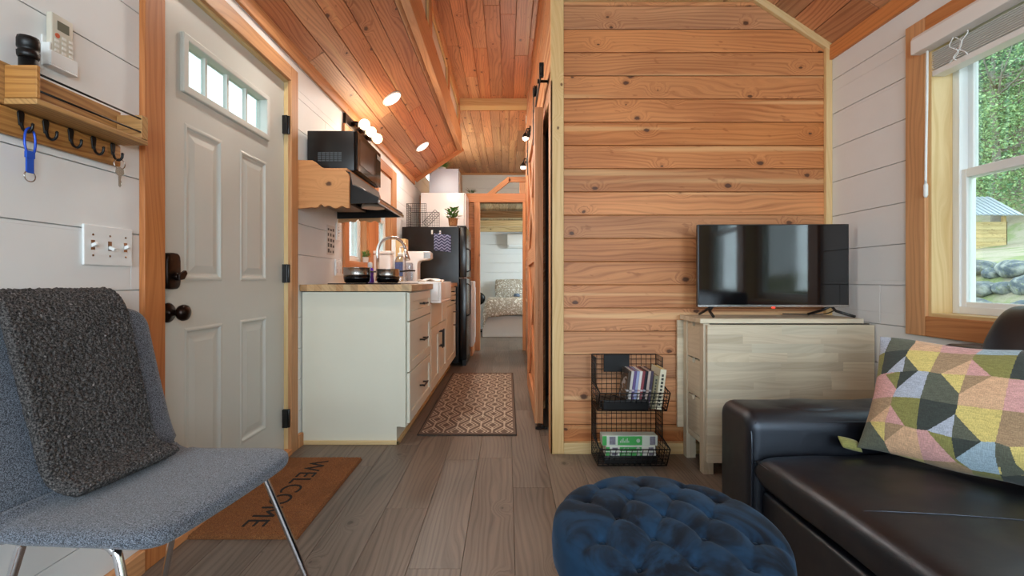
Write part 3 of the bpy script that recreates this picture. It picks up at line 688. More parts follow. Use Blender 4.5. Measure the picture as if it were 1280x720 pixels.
t = thing('wooden_napkin_box', 'tall pale wooden box with white front behind the pump bottle', 'box', (-1.08, 4.62, 0.928))
mb = MB(); mb.box(-1.15, -1.015, 4.55, 4.68, 0.928, 1.37); mb.build('body', M['pine'], t, bev=0.004)
mb = MB(); mb.box(-1.15, -1.11, 4.535, 4.549, 1.05, 1.36); mb.build('front_panel', M['white'], t, bev=0.002)
# coffee maker
t = thing('coffee_maker', 'white and steel single-cup coffee maker with overhanging head', 'coffee maker', (-0.87, 4.45, 0.928))
prof = [(-1.0, 0), (-0.86, 0), (-0.86, 0.19), (-0.845, 0.215), (-0.76, 0.225), (-0.735, 0.24), (-0.735, 0.292), (-0.75, 0.305), (-1.0, 0.305)]
mb = MB(); mb.prism([(x, z+0.928) for x, z in prof], (0, 4.37, 0), (1, 0, 0), (0, 0, 1), (0, 1, 0), 0.15); mb.build('body', M['white'], t, bev=0.008, seg=3)
mb = MB(); mb.box(-0.80, -0.733, 4.368, 4.375, 1.165, 1.228); mb.build('trim_band', M['steel'], t, bev=0.002)
mb = MB(); mb.box(-0.858, -0.74, 4.38, 4.51, 0.928, 0.95); mb.build('drip_tray', M['steel'], t, bev=0.003)
mb = MB(); mb.lathe([(0.03, 0), (0.034, 0.16), (0.03, 0.17)], (-0.93, 4.33, 0.95)); mb.build('water_tank', M['cglass'], t)
# tea towel
def towel(u, v): return (-0.70+0.10*u, 4.22+0.13*v, 0.943+0.012*math.sin(3*u+2*v)**2+0.010*(1-u*u))
tag(MB().shell(towel, 24, 24, 0.008, 10, 10).build('tea_towel', plain('white_towel', 'e8e6e4', 0.9, bumps=0.001, bscale=200)), 'crumpled white tea towel on the worktop past the sink', 'towel')

# ------------------------------------------------------------------ hood shelf, microwave, hood
def scallop(y):
    """profile of the side bracket in (x,z)"""
    X = lambda px: XL+0.006+(px-5)*(0.298/270)
    Z = lambda py: 0.95+(351-(py/4.235+120))*2.60/570
    top = [(5, 342), (85, 344), (100, 352), (115, 365), (130, 378), (145, 385), (180, 389), (215, 390), (240, 394), (258, 402), (268, 412), (274, 425), (275, 440)]
    bot = [(275, 594), (262, 596), (250, 590), (240, 584), (228, 588), (215, 595), (200, 597), (188, 592), (175, 583), (160, 584), (150, 590), (143, 586), (132, 575), (122, 580), (115, 590), (98, 594), (80, 590), (60, 594), (30, 598), (5, 598)]
    return [(X(a), Z(b)) for a, b in top+bot]
t = thing('hood_shelf', 'varnished pine wall shelf with two scalloped side brackets around the hood', 'shelf', (XL+0.15, 2.93, 1.36))
for y in (2.585, 3.215):
    mb = MB(); mb.prism(scallop(y), (0, y, 0), (1, 0, 0), (0, 0, 1), (0, 1, 0), 0.02); mb.build('side_bracket', M['bracket'], t, bev=0.002)
mb = MB(); mb.box(XL+0.006, XL+0.285, 2.605, 3.215, 1.578, 1.594); mb.build('shelf_board', M['bracket'], t, bev=0.002)
mb = MB(); mb.box(XL+0.04, XL+0.09, 3.05, 3.09, 1.842, 1.875)
tag(mb.build('wooden_block', M['bracket'], bev=0.002), 'tiny wooden block standing on top of the microwave', 'block')
# microwave
t = thing('microwave', 'black countertop microwave on the pine shelf above the hood', 'microwave', (-1.04, 2.95, 1.60))
mb = MB(); mb.box(-1.185, -0.905, 2.70, 3.20, 1.60, 1.84); body = mb.build('body', M['blackp'], t, bev=0.006, seg=3)
mb = MB(); mb.box(-0.903, -0.885, 2.70, 3.085, 1.602, 1.838); dr = mb.build('door', M['blackg'], t, bev=0.005, seg=2)
mb = MB(); mb.box(-0.885, -0.8835, 2.74, 3.03, 1.645, 1.80); mb.build('window', plain('microwave_window', '4a2c20', 0.12, noise_amt=0.1), dr, bev=0.0005)
mb = MB(); mb.box(-0.903, -0.887, 3.088, 3.198, 1.602, 1.838); cp = mb.build('control_panel', M['blackg'], t, bev=0.003)
mb = MB(); mb.box(-0.8868, -0.8845, 3.10, 3.185, 1.78, 1.81); mb.build('display', M['blackp'], cp)
v = MB()
for i in range(6):
    for j in range(5): v.box(-1.12+i*0.024, -1.12+i*0.024+0.019, 2.697, 2.7005, 1.658+j*0.0115, 1.658+j*0.0115+0.007)
v.build('vents', plain('vent_grey', '4a5258', 0.5), t)
for x, y in ((-1.16, 2.73), (-0.93, 2.73), (-1.16, 3.17), (-0.93, 3.17)):
    mb = MB(); mb.cyl((x, y, 1.594), (x, y, 1.602), 0.012, n=12); mb.build('foot', M['blackp'], t)
# hood
t = thing('range_hood', 'black slanted range hood under the pine shelf', 'range hood', (-1.0, 2.9, 1.38))
XHf = -0.735
sec = [(XL+0.006, 1.574), (-0.90, 1.574), (-0.885, 1.50), (XHf, 1.428), (XHf, 1.396), (XHf-0.012, 1.396), (XHf-0.012, 1.415), (-0.90, 1.46), (XL+0.006, 1.46)]
mb = MB(); mb.prism(sec, (0, 2.612, 0), (1, 0, 0), (0, 0, 1), (0, 1, 0), 0.59)
for y in (2.609, 3.199): mb.prism([(XL+0.006, 1.574), (-0.90, 1.574), (-0.885, 1.50), (XHf, 1.428), (XHf, 1.396), (XL+0.006, 1.385)], (0, y, 0), (1, 0, 0), (0, 0, 1), (0, 1, 0), 0.006)
mb.build('shell', M['blackp'], t, bev=0.001)
mb = MB(); mb.box(XHf-0.004, XHf+0.008, 2.605, 3.208, 1.394, 1.412); mb.build('front_lip', M['steel'], t, bev=0.002)
sl_d = Vector((XHf+0.885, 0, 1.428-1.50)).normalized(); nn = Vector((-sl_d.z, 0, sl_d.x))
mb = MB(); mb.obox(Vector((-0.883, 2.62, 1.502)), (0, 1, 0), sl_d, nn, 0.56, 0.06, 0.004)
gr = mb.build('control_strip', plain('hood_grey', '8a8880', 0.3, 0.6), t, bev=0.001)
mb = MB()
for k in range(10): mb.obox(Vector((-0.875, 2.76+k*0.03, 1.501))+nn*0.003, (0, 1, 0), sl_d, nn, 0.018, 0.035, 0.003)
mb.build('vent_slots', M['black'], gr)
mb = MB()
mb.lathe([(0.075, -0.035), (0.078, -0.02), (0.06, 0.0)], (-0.86, 2.93, 1.45), n=8); mb.build('lamp_cover', plain('frosted_lens', 'dcd6cc', 0.4), t)
mb = MB(); mb.box(-1.17, -0.98, 2.65, 3.16, 1.425, 1.44); mb.build('filter', plain('filter_mesh', '8a8078', 0.5, 0.5, noise_amt=0.3, scale=300), t)
# vanity light with three globes
t = thing('globe_light_bar', 'wall light bar with three glowing round bulbs above the kitchen window', 'lamp', (XL, 3.6, 2.13))
mb = MB(); mb.box(XL+0.001, XL+0.022, 3.33, 3.95, 2.10, 2.18); mb.build('back_plate', M['bronze'], t, bev=0.004)
glob = emis('globe_bulb', 'ffe0b0', 9.0)
for k, y in enumerate((3.46, 3.63, 3.80)):
    mb = MB(); mb.tube([(XL+0.02, y, 2.14), (XL+0.055, y, 2.14), (XL+0.075, y, 2.135)], [0.02, 0.022, 0.02], 12); mb.build('socket', M['bronze'], t)
    mb = MB(); n_ = 12; mb.lathe([(0.040*math.sin(PI*i/n_), -0.040*math.cos(PI*i/n_)) for i in range(n_+1)], (XL+0.118, y, 2.135), n=20); mb.build('bulb', glob, t)
    l = bpy.data.lights.new('bulb_glow', 'POINT'); l.energy = 2.2; l.color = (1, 0.82, 0.62); l.shadow_soft_size = 0.045
    o = bpy.data.objects.new('bulb_glow', l); C.objects.link(o); o.location = (XL+0.17, y, 2.11)
# recessed discs of the sloping ceiling
led = emis('led_disc', 'fff0dc', 9.0)
def disc(p, n, lab, pw=16, r=0.072):
    n = Vector(n).normalized(); p = Vector(p); X_ = n.orthogonal().normalized(); Y_ = n.cross(X_)
    t = thing('recessed_light', lab, 'ceiling light', p, group='round lights in the ceiling slope')
    m_ = MB(); m_.lathe([(r+0.014, 0), (r+0.014, 0.004), (r+0.004, 0.010), (r, 0.008), (r, 0.0)], p, (X_, Y_, n), 32); m_.build('ring', M['white'], t)
    m_ = MB(); m_.lathe([(r, 0.002), (r*0.9, 0.012), (0.001, 0.015)], p, (X_, Y_, n), 32); m_.build('diffuser', led, t)
    l = bpy.data.lights.new('recessed_glow', 'AREA'); l.shape = 'DISK'; l.size = 2*r; l.energy = pw; l.color = (1, 0.90, 0.80)
    o = bpy.data.objects.new('recessed_glow', l); C.objects.link(o); o.location = p+n*0.018; o.rotation_euler = n.to_track_quat('-Z', 'Y').to_euler()
def slopeL(y, x=-0.933): return (x, y, 2.25+(x-XL)*math.tan(th)-0.002)
disc(slopeL(3.69), NL, 'round lit ceiling light above the microwave, nearer of the two')
disc(slopeL(5.01), NL, 'round lit ceiling light near the end of the slope, further of the two')
disc(slopeL(2.25), NL, 'round lit ceiling light over the entry door, out of view', 10)
# small bracket lamps on the corridor wall
for y, z, lab in ((4.85, 2.47, 'small wall spotlight high on the corridor wall, nearer one'), (5.55, 2.335, 'small wall spotlight high on the corridor wall, further one')):
    t = thing('wall_spotlight', lab, 'lamp', (CX, y, z), group='spotlights on the corridor wall')
    mb = MB(); mb.lathe([(0.03, 0), (0.03, 0.012), (0.008, 0.014)], (CX, y, z+0.10), ((0, 1, 0), (0, 0, 1), (-1, 0, 0)), 16); mb.build('wall_plate', M['black'], t)
    mb = MB(); mb.tube([(CX-0.01, y, z+0.10), (CX-0.04, y, z+0.10), (CX-0.055, y, z+0.05)], 0.007, 8); mb.build('arm', M['black'], t)
    mb = MB(); mb.lathe([(0.036, 0.0), (0.034, 0.02), (0.015, 0.05), (0.010, 0.055)], (CX-0.055, y, z)); mb.build('shade', M['black'], t)
    mb = MB(); mb.lathe([(0.001, -0.028), (0.026, -0.020), (0.034, 0.0), (0.03, 0.008)], (CX-0.055, y, z)); mb.build('bulb', led, t)
    l = bpy.data.lights.new('spot_glow', 'POINT'); l.energy = 10; l.color = (1, 0.88, 0.76); l.shadow_soft_size = 0.03
    o = bpy.data.objects.new('spot_glow', l); C.objects.link(o); o.location = (CX-0.06, y, z-0.06)

# ------------------------------------------------------------------ fridge and what stands on it
t = thing('fridge', 'black two-door fridge at the end of the kitchen counter', 'fridge', (-0.83, 5.37, 0))
mb = MB(); mb.box(XL+0.03, -0.535, 5.07, 5.68, 0.03, 1.55); mb.build('body', M['fridge'], t, bev=0.004)
for z0, z1 in ((0.99, 1.553), (0.07, 0.978)):
    mb = MB(); mb.box(-0.528, -0.452, 5.068, 5.682, z0, z1); dr = mb.build('door', M['fridge'], t, bev=0.010, seg=3)
    mb = MB(); mb.tube([(-0.45, 5.12, z0+0.06 if z0 > 0.9 else z1-0.06), (-0.415, 5.12, z0+0.08 if z0 > 0.9 else z1-0.08), (-0.415, 5.12, z0+0.30 if z0 > 0.9 else z1-0.4), (-0.45, 5.12, z0+0.32 if z0 > 0.9 else z1-0.42)], 0.008, 8); mb.build('handle', M['blackp'], dr)
mb = MB(); mb.box(-0.50, -0.46, 5.09, 5.66, 0.0, 0.07); mb.build('kick_grille', M['black'], t)
mb = MB(); mb.box(-0.56, -0.46, 5.08, 5.13, 1.555, 1.565); mb.build('hinge_cover', M['blackp'], t)
t = thing('potholder', 'blue-grey patterned square potholder hanging on the side of the fridge', 'potholder', (-0.71, 5.055, 1.27))
m, nt, b = nmat('potholder_weave'); N = NT(nt); o = N.obj(); sp = N.sep(o)
wv = N.math('SINE', N.math('ADD', N.math('MULTIPLY', sp[2], 190), N.math('MULTIPLY', N.math('SINE', N.math('MULTIPLY', sp[0], 100)), 2.0)))
N.set(b.inputs['Base Color'], N.mix(N.mr(wv, -0.2, 0.3), srgb('2c3454'), srgb('8c94b4'))); b.inputs['Roughness'].default_value = 0.9; M['pothold'] = m
mb = MB(); mb.shell(lambda u, v: (-0.718+0.094*u, 5.056, 1.372+0.094*v-0.01*u), 20, 20, 0.006, 8, 8); mb.build('pad', M['pothold'], t)
mb = MB(); mb.tube(arc((-0.745, 5.052, 1.475), 0.014, 0, 2*PI, 14), 0.003, 6); mb.build('loop', M['pothold'], t)
for x, z, lab in ((-0.835, 1.49, 'small white clip hook on the fridge side, left one'), (-0.745, 1.485, 'small white clip hook on the fridge side, holding the potholder')):
    mb = MB(); mb.box(x-0.009, x+0.009, 5.060, 5.069, z-0.022, z+0.022); mb.tube([(x, 5.06, z-0.01), (x, 5.05, z-0.014), (x, 5.048, z+0.0)], 0.003, 6)
    tag(mb.build('magnet_hook', M['white'], bev=0.003), lab, 'hook', 'white clip hooks on the fridge')
def leafy(root, base, n, h, spread, lw, ll, mat, seed, name='leaves', up=0.5):
    rg = random.Random(seed); m_ = MB(); base = Vector(base)
    for i in range(n):
        a = rg.uniform(0, 2*PI); r = rg.uniform(0, spread)*0.5; c = base+Vector((r*math.cos(a), r*math.sin(a), rg.uniform(0, h)))
        dr_ = Vector((math.cos(a), math.sin(a), rg.uniform(up*0.4, up*2))).normalized(); sd = dr_.cross(Vector((0, 0, 1))).normalized(); nr = sd.cross(dr_)
        l_ = ll*rg.uniform(0.7, 1.2); w_ = lw*rg.uniform(0.7, 1.1)
        vs = [c, c+dr_*l_*0.35+sd*w_+nr*0.002, c+dr_*l_*0.35-sd*w_+nr*0.002, c+dr_*l_*0.75+sd*w_*0.7-nr*l_*0.08, c+dr_*l_*0.75-sd*w_*0.7-nr*l_*0.08, c+dr_*l_-nr*l_*0.2, c+dr_*l_*0.4-nr*0.003]
        m_.add(vs, [(0, 1, 6), (0, 6, 2), (1, 3, 6), (6, 4, 2), (6, 3, 4), (3, 5, 4)], smooth=True)
    m_.build(name, mat, root)
def potted(label, x, y, z, pr, ph, potm, n, h, sp, lw, ll, seed, lm='green', cat='plant', up=0.5):
    t = thing('potted_plant', label, cat, (x, y, z))
    m_ = MB(); m_.lathe([(pr*0.75, 0), (pr*0.85, ph*0.1), (pr, ph), (pr*1.04, ph), (pr*0.9, ph*0.96), (pr*0.85, ph*0.85), (0.001, ph*0.85)], (x, y, z), n=24); m_.build('pot', potm, t)
    leafy(t, (x, y, z+ph*0.9), n, h, sp, lw, ll, M[lm], seed, up=up)
    return t
m, nt, b = nmat('wicker'); N = NT(nt); o = N.obj(); sp = N.sep(o)
wv = N.noise(N.vec(N.math('MULTIPLY', sp[0], 90), N.math('MULTIPLY', sp[1], 90), N.math('MULTIPLY', sp[2], 260)), 1.0, 2.0)
N.set(b.inputs['Base Color'], N.mix(N.mr(wv, 0.35, 0.65), srgb('8a5a34'), srgb('d0a070'))); N.set(b.inputs['Normal'], N.bump(wv, 0.6, 0.002)); M['wicker'] = m
potted('leafy green plant in a wicker pot on top of the fridge', -0.61, 5.13, 1.566, 0.055, 0.085, M['wicker'], 110, 0.11, 0.11, 0.016, 0.06, 3)
potted('little green plant in a white pot on the kitchen windowsill', -1.195, 3.85, 1.105, 0.026, 0.045, M['white'], 60, 0.05, 0.05, 0.006, 0.03, 5)
# wire organiser on the fridge
t = thing('wire_organizer', 'black wire grid organizer standing on the fridge by the wall', 'organizer', (-1.0, 5.2, 1.552))
def wire_grid(mb, o, U, V, a, b, nu, nv, r=0.0018, border=0.003):
    o = Vector(o); U = Vector(U).normalized(); V = Vector(V).normalized()
    for i in range(nu+1):
        p = o+U*a*i/nu; mb.tube([p, p+V*b], border if i in (0, nu) else r, 5, caps=False)
    for j in range(nv+1):
        p = o+V*b*j/nv; mb.tube([p, p+U*a], border if j in (0, nv) else r, 5, caps=False)
mb = MB(); wire_grid(mb, (-1.13, 5.12, 1.556), (1, 0, 0), (0, 0, 1), 0.22, 0.26, 10, 10); mb.build('front_grid', M['black'], t)
mb = MB(); wire_grid(mb, (-1.13, 5.12, 1.556), (0, 1, 0), (0, 0, 1), 0.25, 0.26, 8, 10); mb.build('side_grid', M['black'], t)
mb = MB(); wire_grid(mb, (-1.13, 5.37, 1.556), (1, 0, 0), (0, 0, 1), 0.33, 0.20, 12, 8); mb.build('back_grid', M['black'], t)
mb = MB(); wire_grid(mb, (-0.90, 5.14, 1.556), (0.7, 0, 0.72), (-0.72, 0, 0.7), 0.20, 0.075, 8, 3); mb.build('divider_grid', M['black'], t)
# tall white cabinet behind fridge, washer, loft box and plants
t = thing('tall_cabinet', 'tall glossy white cabinet standing behind the fridge', 'cabinet', (-0.8, 5.95, 0))
mb = MB(); mb.box(-1.09, -0.545, 5.75, 6.215, 0.0, 2.06); mb.build('body', plain('gloss_white', 'd2ccc8', 0.12, noise_amt=0.01), t, bev=0.004)
mb = MB(); mb.box(-0.542, -0.52, 5.755, 6.21, 1.0, 2.055); mb.build('cabinet_door', plain('gloss_white_door', 'd2ccc8', 0.12, noise_amt=0.01), t, bev=0.006)
mb = MB(); mb.lathe([(0.012, 0), (0.012, 0.012), (0.018, 0.03), (0.018, 0.04)], (-0.52, 5.80, 1.25), 'X'); mb.build('knob', M['steel'], t)
t = thing('washer', 'low white appliance with rounded front beside the bedroom doorway', 'appliance', (-0.48, 5.97, 0))
mb = MB(); mb.box(-0.538, -0.43, 5.76, 6.19, 0.115, 0.95); mb.build('body', M['white'], t, bev=0.015, seg=3)
mb = MB(); mb.box(-0.538, -0.44, 5.76, 6.19, 0.0, 0.113); mb.build('plinth', M['trim'], t, bev=0.002)
mb = MB(); mb.box(-0.4295, -0.422, 5.80, 6.15, 0.2, 0.86); mb.build('front_panel', M['white'], t, bev=0.003)
t = thing('storage_box', 'pale white storage box on top of the tall cabinet', 'box', (-0.81, 5.98, 2.062))
mb = MB(); mb.box(-1.01, -0.63, 5.90, 6.19, 2.062, 2.40); mb.build('body', plain('pale_box', 'a8acb6', 0.35, noise_amt=0.02), t, bev=0.004)
mb = MB(); mb.box(-0.629, -0.61, 5.92, 6.17, 2.10, 2.36); mb.build('side_basket', plain('basket_brown', '9a8a7a', 0.7, noise_amt=0.3, scale=80), t)
for x in (-0.985, -0.64):
    mb = MB(); mb.lathe([(0.007, 0), (0.007, 0.003)], (x, 5.90, 2.38), ((1, 0, 0), (0, 0, 1), (0, -1, 0)), 10); mb.build('screw', M['steel'], t)
potted('spiky green plant on top of the white storage box', -0.86, 6.02, 2.402, 0.05, 0.04, M['white'], 60, 0.03, 0.07, 0.009, 0.13, 9, up=0.4)
potted('small spiky plant at the loft edge beside the tall cabinet', -0.51, 6.42, 2.14, 0.035, 0.04, M['white'], 26, 0.02, 0.04, 0.005, 0.09, 11, 'green2', up=0.9)

# ------------------------------------------------------------------ wall plates in the kitchen
t = thing('paper_notice', 'white sheet with small dark picture blocks on the kitchen wall', 'notice', (XL, 3.12, 1.13))
mb = MB(); mb.box(XL+0.0005, XL+0.002, 3.03, 3.165, 1.125, 1.325); mb.build('sheet', plain('notice_paper', 'd8d4ce', 0.6), t)
pgm = plain('print_grey', '55504c', 0.6)
for i in range(3):
    for j in range(5):
        mb = MB(); mb.box(XL+0.002, XL+0.0026, 3.045+i*0.042, 3.045+i*0.042+random.uniform(0.018, 0.032), 1.14+j*0.037, 1.14+j*0.037+random.uniform(0.012, 0.027)); mb.build('picture', pgm, t)
def wallplate(y0, y1, z0, z1, label, kind, n=1):
    t = thing(kind, label, 'switch' if 'switch' in kind else 'outlet', (XL, (y0+y1)/2, z0))
    m_ = MB(); m_.box(XL+0.0005, XL+0.008, y0, y1, z0, z1); m_.build('plate', M['vinyl'], t, bev=0.003)
    for k in range(n):
        y = y0+(y1-y0)*(k+0.5)/n; zc = (z0+z1)/2
        if 'switch' in kind:
            m_ = MB(); up = -1 if k == 1 else 1
            m_.obox((XL+0.006, y-0.005, zc-0.008), Vector((0.9, 0, 0.42*up)).normalized(), (0, 1, 0), Vector((-0.42*up, 0, 0.9)).normalized(), 0.018, 0.010, 0.010); m_.build('toggle', M['vinyl'], t, bev=0.0015)
            m_ = MB(); m_.box(XL+0.008, XL+0.0085, y-0.0065, y+0.0065, zc-0.014, zc+0.014); 
            for dz in (-0.030, 0.030): m_.lathe([(0.0032, 0), (0.0032, 0.001)], (XL+0.008, y, zc+dz), 'X', 10)
            m_.build('slot', M['steel'], t)
        else:
            for dz in (-0.024, 0.024):
                m_ = MB(); m_.box(XL+0.008, XL+0.0095, y-0.017, y+0.017, zc+dz-0.014, zc+dz+0.014); m_.build('socket', M['white'], t, bev=0.003)
wallplate(1.284, 1.452, 0.995, 1.112, 'white triple toggle light switch plate left of the entry door', 'light_switch', 3)
wallplate(3.17, 3.29, 0.985, 1.10, 'white double outlet plate low on the wall by the cooktop', 'wall_outlet', 2)
wallplate(3.19, 3.27, 1.235, 1.36, 'white single switch plate on the wall above the cooktop outlet', 'light_switch', 1)

# ------------------------------------------------------------------ coat shelf by the door
t = thing('key_shelf', 'burnt pine wall shelf with hook board and two black rails', 'shelf', (XL, 1.22, 1.30))
XSf = XL+0.094
mb = MB(); mb.box(XL+0.001, XL+0.016, 1.00, 1.40, 1.298, 1.364); hb = mb.build('hook_board', M['shelf'], t, bev=0.006, seg=3)
mb = MB(); mb.box(XL+0.016, XSf, 1.072, 1.405, 1.366, 1.380); mb.build('bottom_board', M['shelf'], t, bev=0.002)
mb = MB(); mb.box(XL+0.001, XL+0.016, 1.02, 1.398, 1.366, 1.466); mb.build('back_board', M['shelf'], t, bev=0.002)
mb = MB(); mb.box(XL+0.017, XSf, 1.072, 1.081, 1.381, 1.458); mb.build('end_block', M['shelf'], t, bev=0.002)
mb = MB(); mb.box(XL+0.017, XSf, 1.380, 1.405, 1.381, 1.452); mb.build('end_block', M['shelf'], t, bev=0.002)
for z in (1.400, 1.440):
    mb = MB(); mb.cyl((XSf-0.004, 1.078, z), (XSf-0.004, 1.400, z), 0.0028, n=8); mb.build('rail', M['black'], t)
hooks = [1.108, 1.168, 1.235, 1.303, 1.367]
for y in hooks:
    m_ = MB()
    m_.prism([(-0.008, 0.0), (-0.0045, -0.030), (0.0045, -0.030), (0.008, 0.0), (0.005, 0.006), (-0.005, 0.006)], (XL+0.016, y, 1.357), (0, 1, 0), (0, 0, 1), (1, 0, 0), 0.004)
    m_.tube(smooth_path([(XL+0.019, y, 1.335), (XL+0.024, y, 1.318), (XL+0.036, y, 1.311), (XL+0.045, y, 1.318), (XL+0.047, y, 1.328)], 4), [0.0035]*17, 8)
    m_.lathe([(0.001, -0.004), (0.0045, 0), (0.001, 0.004)], (XL+0.047, y, 1.330), n=10)
    m_.build('hook', M['black'], t, bev=0.001)
# keys and carabiner
t = thing('door_key', 'single silver key on a split ring hanging from the last hook', 'key', (XL+0.04, hooks[4], 1.23))
x = XL+0.038; y = hooks[4]
mb = MB(); mb.tube(arc((x, y, 1.300), 0.015, 0, 2*PI, 22, U=(0.3, 0.95, 0), V=(0, 0, 1)), 0.0012, 6); mb.build('split_ring', M['steel'], t)
mb = MB(); mb.prism([(-0.010, 0.0), (-0.012, -0.014), (-0.004, -0.022), (-0.0035, -0.052), (0.0, -0.056), (0.0035, -0.050), (0.002, -0.044), (0.0042, -0.040), (0.002, -0.034), (0.004, -0.022), (0.012, -0.014), (0.010, 0.0), (0.0, 0.005)], (x, y, 1.286), (0.3, 0.95, 0), (0, 0, 1), (0.95, -0.3, 0), 0.002); mb.build('key_blade', M['steel'], t)
t = thing('carabiner_keychain', 'blue carabiner with blue strap and steel ring on the first hook', 'keychain', (XL+0.04, hooks[0], 1.20))
y = hooks[0]; x = XL+0.040; blue = plain('blue_anodised', '1d4fc4', 0.3, 0.3); strapm = plain('blue_strap', '1a50b8', 0.8, bumps=0.0005, bscale=300)
ov = [(x, y+0.0, 1.322), (x, y+0.010, 1.312), (x, y+0.013, 1.285), (x, y+0.009, 1.262), (x, y-0.006, 1.262), (x, y-0.012, 1.285), (x, y-0.009, 1.312), (x, y, 1.322)]
mb = MB(); mb.tube(smooth_path(ov, 4), 0.0026, 8); mb.build('carabiner', blue, t)
mb = MB(); mb.tube([(x, y+0.0125, 1.308), (x, y+0.0132, 1.280)], 0.0022, 8); mb.build('gate', M['steel'], t)
mb = MB(); mb.box(x-0.002, x+0.002, y-0.009, y+0.009, 1.212, 1.266).box(x-0.0035, x+0.0035, y-0.010, y+0.010, 1.248, 1.264); mb.build('strap', strapm, t, bev=0.001)
mb = MB(); mb.tube(arc((x, y, 1.204), 0.013, 0, 2*PI, 22, U=(0, 1, 0), V=(0, 0, 1)), 0.0014, 6); mb.build('ring', M['steel'], t)
t = thing('flashlight', 'black flashlight standing on the burnt pine shelf', 'flashlight', (XL+0.040, 1.107, 1.381))
p = (XL+0.039, 1.1055, 1.381)
mb = MB(); mb.lathe([(0.016, 0), (0.0175, 0.005), (0.0175, 0.03), (0.016, 0.032), (0.0175, 0.036), (0.0175, 0.105)], p, n=24); mb.build('barrel', M['black'], t)
mb = MB(); mb.lathe([(0.0175, 0.106), (0.021, 0.112), (0.0215, 0.122), (0.019, 0.124), (0.019, 0.130), (0.0215, 0.132), (0.0215, 0.150), (0.0195, 0.158), (0.0185, 0.154), (0.001, 0.153)], p, n=12); mb.build('head', M['black'], t)
# air-conditioner remote
t = thing('remote_control', 'beige air-conditioner remote in a white wall holder above the shelf', 'remote control', (XL, 1.23, 1.50))
mb = MB(); yb0, yb1 = 1.172, 1.246
mb.box(XL+0.001, XL+0.005, yb0, yb1, 1.505, 1.585).box(XL+0.005, XL+0.024, yb0, yb0+0.004, 1.505, 1.565).box(XL+0.005, XL+0.024, yb1-0.004, yb1, 1.505, 1.545).box(XL+0.005, XL+0.028, yb0, yb1, 1.505, 1.510).box(XL+0.024, XL+0.028, yb0, yb1, 1.510, 1.545)
mb.build('holder', M['vinyl'], t, bev=0.0015)
rem = plain('remote_beige', 'c9c4b4', 0.4, noise_amt=0.02)
mb = MB(); mb.box(XL+0.006, XL+0.022, yb0+0.007, yb1-0.007, 1.512, 1.648); rb = mb.build('body', rem, t, bev=0.004, seg=3)
mb = MB(); mb.box(XL+0.022, XL+0.0228, yb0+0.022, yb1-0.020, 1.608, 1.632); mb.build('screen', plain('lcd_grey', '6a6e62', 0.2), rb)
mb = MB(); mb.lathe([(0.0065, 0), (0.006, 0.0018)], (XL+0.0215, yb0+0.022, 1.592), 'X', 14); mb.build('power_button', plain('orange_button', 'c8552c', 0.5), rb)
mb = MB()
for i in range(3):
    for j in range(4):
        if i == 0 and j == 0: continue
        mb.box(XL+0.0215, XL+0.0232, yb0+0.015+i*0.019, yb0+0.015+i*0.019+0.012, 1.588-j*0.013, 1.595-j*0.013)
mb.build('buttons', plain('button_grey', 'e6e4dc', 0.5), rb, bev=0.0008)

# ------------------------------------------------------------------ bedroom
t = thing('bed', 'white platform bed seen through the bedroom doorway', 'bed', (0.2, 8.4, 0))
mb = MB(); mb.box(-0.42, 1.2, 7.70, 9.05, 0.0, 0.36); mb.build('base', M['paint'], t, bev=0.006)
mb = MB(); mb.box(-0.40, 1.2, 7.72, 9.03, 0.362, 0.56); mb.build('mattress', M['vinyl'], t, bev=0.05, seg=4)
m, nt, b = nmat('floral_taupe'); N = NT(nt); o = N.obj()
v1 = N.vor(o, 16.0, 'DISTANCE_TO_EDGE'); n1 = N.noise(o, 24.0, 3.0, 0.6, 1.5)
mk = N.math('MULTIPLY', N.mr(n1, 0.5, 0.58), N.mr(v1, 0.02, 0.10))
N.set(b.inputs['Base Color'], N.mix(mk, srgb('a4998a'), srgb('eceae2'))); b.inputs['Roughness'].default_value = 0.95; M['floral'] = m
def duv(u, v):
    x = 0.42+0.83*u; y = 8.14+0.50*v; e = max(0, abs(v)-0.86)/0.14 if v < 0 else 0; eu = max(0, -u-0.90)/0.10
    z = 0.60+0.02*math.sin(5*u+3*v)-0.24*e**1.3-0.22*eu**1.3
    return (x, y-(0.04*e), z)
mb = MB(); mb.shell(duv, 40, 40, 0.045, 14, 14); tag(mb.build('duvet', M['floral']), 'taupe duvet with white floral print on the white bed', 'duvet')
def bp(cx, cy, cz, w, h, thk, tilt):
    def f(u, v): return (cx+w*u*(1-0.05*v*v), cy+h*v*math.sin(tilt), cz+h*v*math.cos(tilt)*(1-0.05*u*u))
    return f
mb = MB(); mb.shell(bp(0.14, 8.86, 0.795, 0.38, 0.20, 0.08, 0.35), 26, 20, 0.085, 2.2, 2.2, 0.55); tag(mb.build('bed_pillow', M['floral']), 'large floral pillow propped against the bedroom wall', 'pillow')
mb = MB(); mb.lathe([(0.05, 0), (0.06, 0.02), (0.05, 0.05), (0.02, 0.06)], (0.17, 8.15, 0.665), n=20); tag(mb.build('folded_washcloth', plain('blue_grey_cloth', '5a6a80', 0.8)), 'small blue-grey rolled cloth lying on the duvet', 'cloth')
t = thing('desk_fan', 'small dark round fan standing beside the bed', 'fan', (-0.52, 8.5, 0))
mb = MB(); mb.lathe([(0.09, 0), (0.09, 0.02), (0.015, 0.03), (0.015, 0.50)], (-0.53, 8.5, 0.0)); mb.build('stand', M['black'], t)
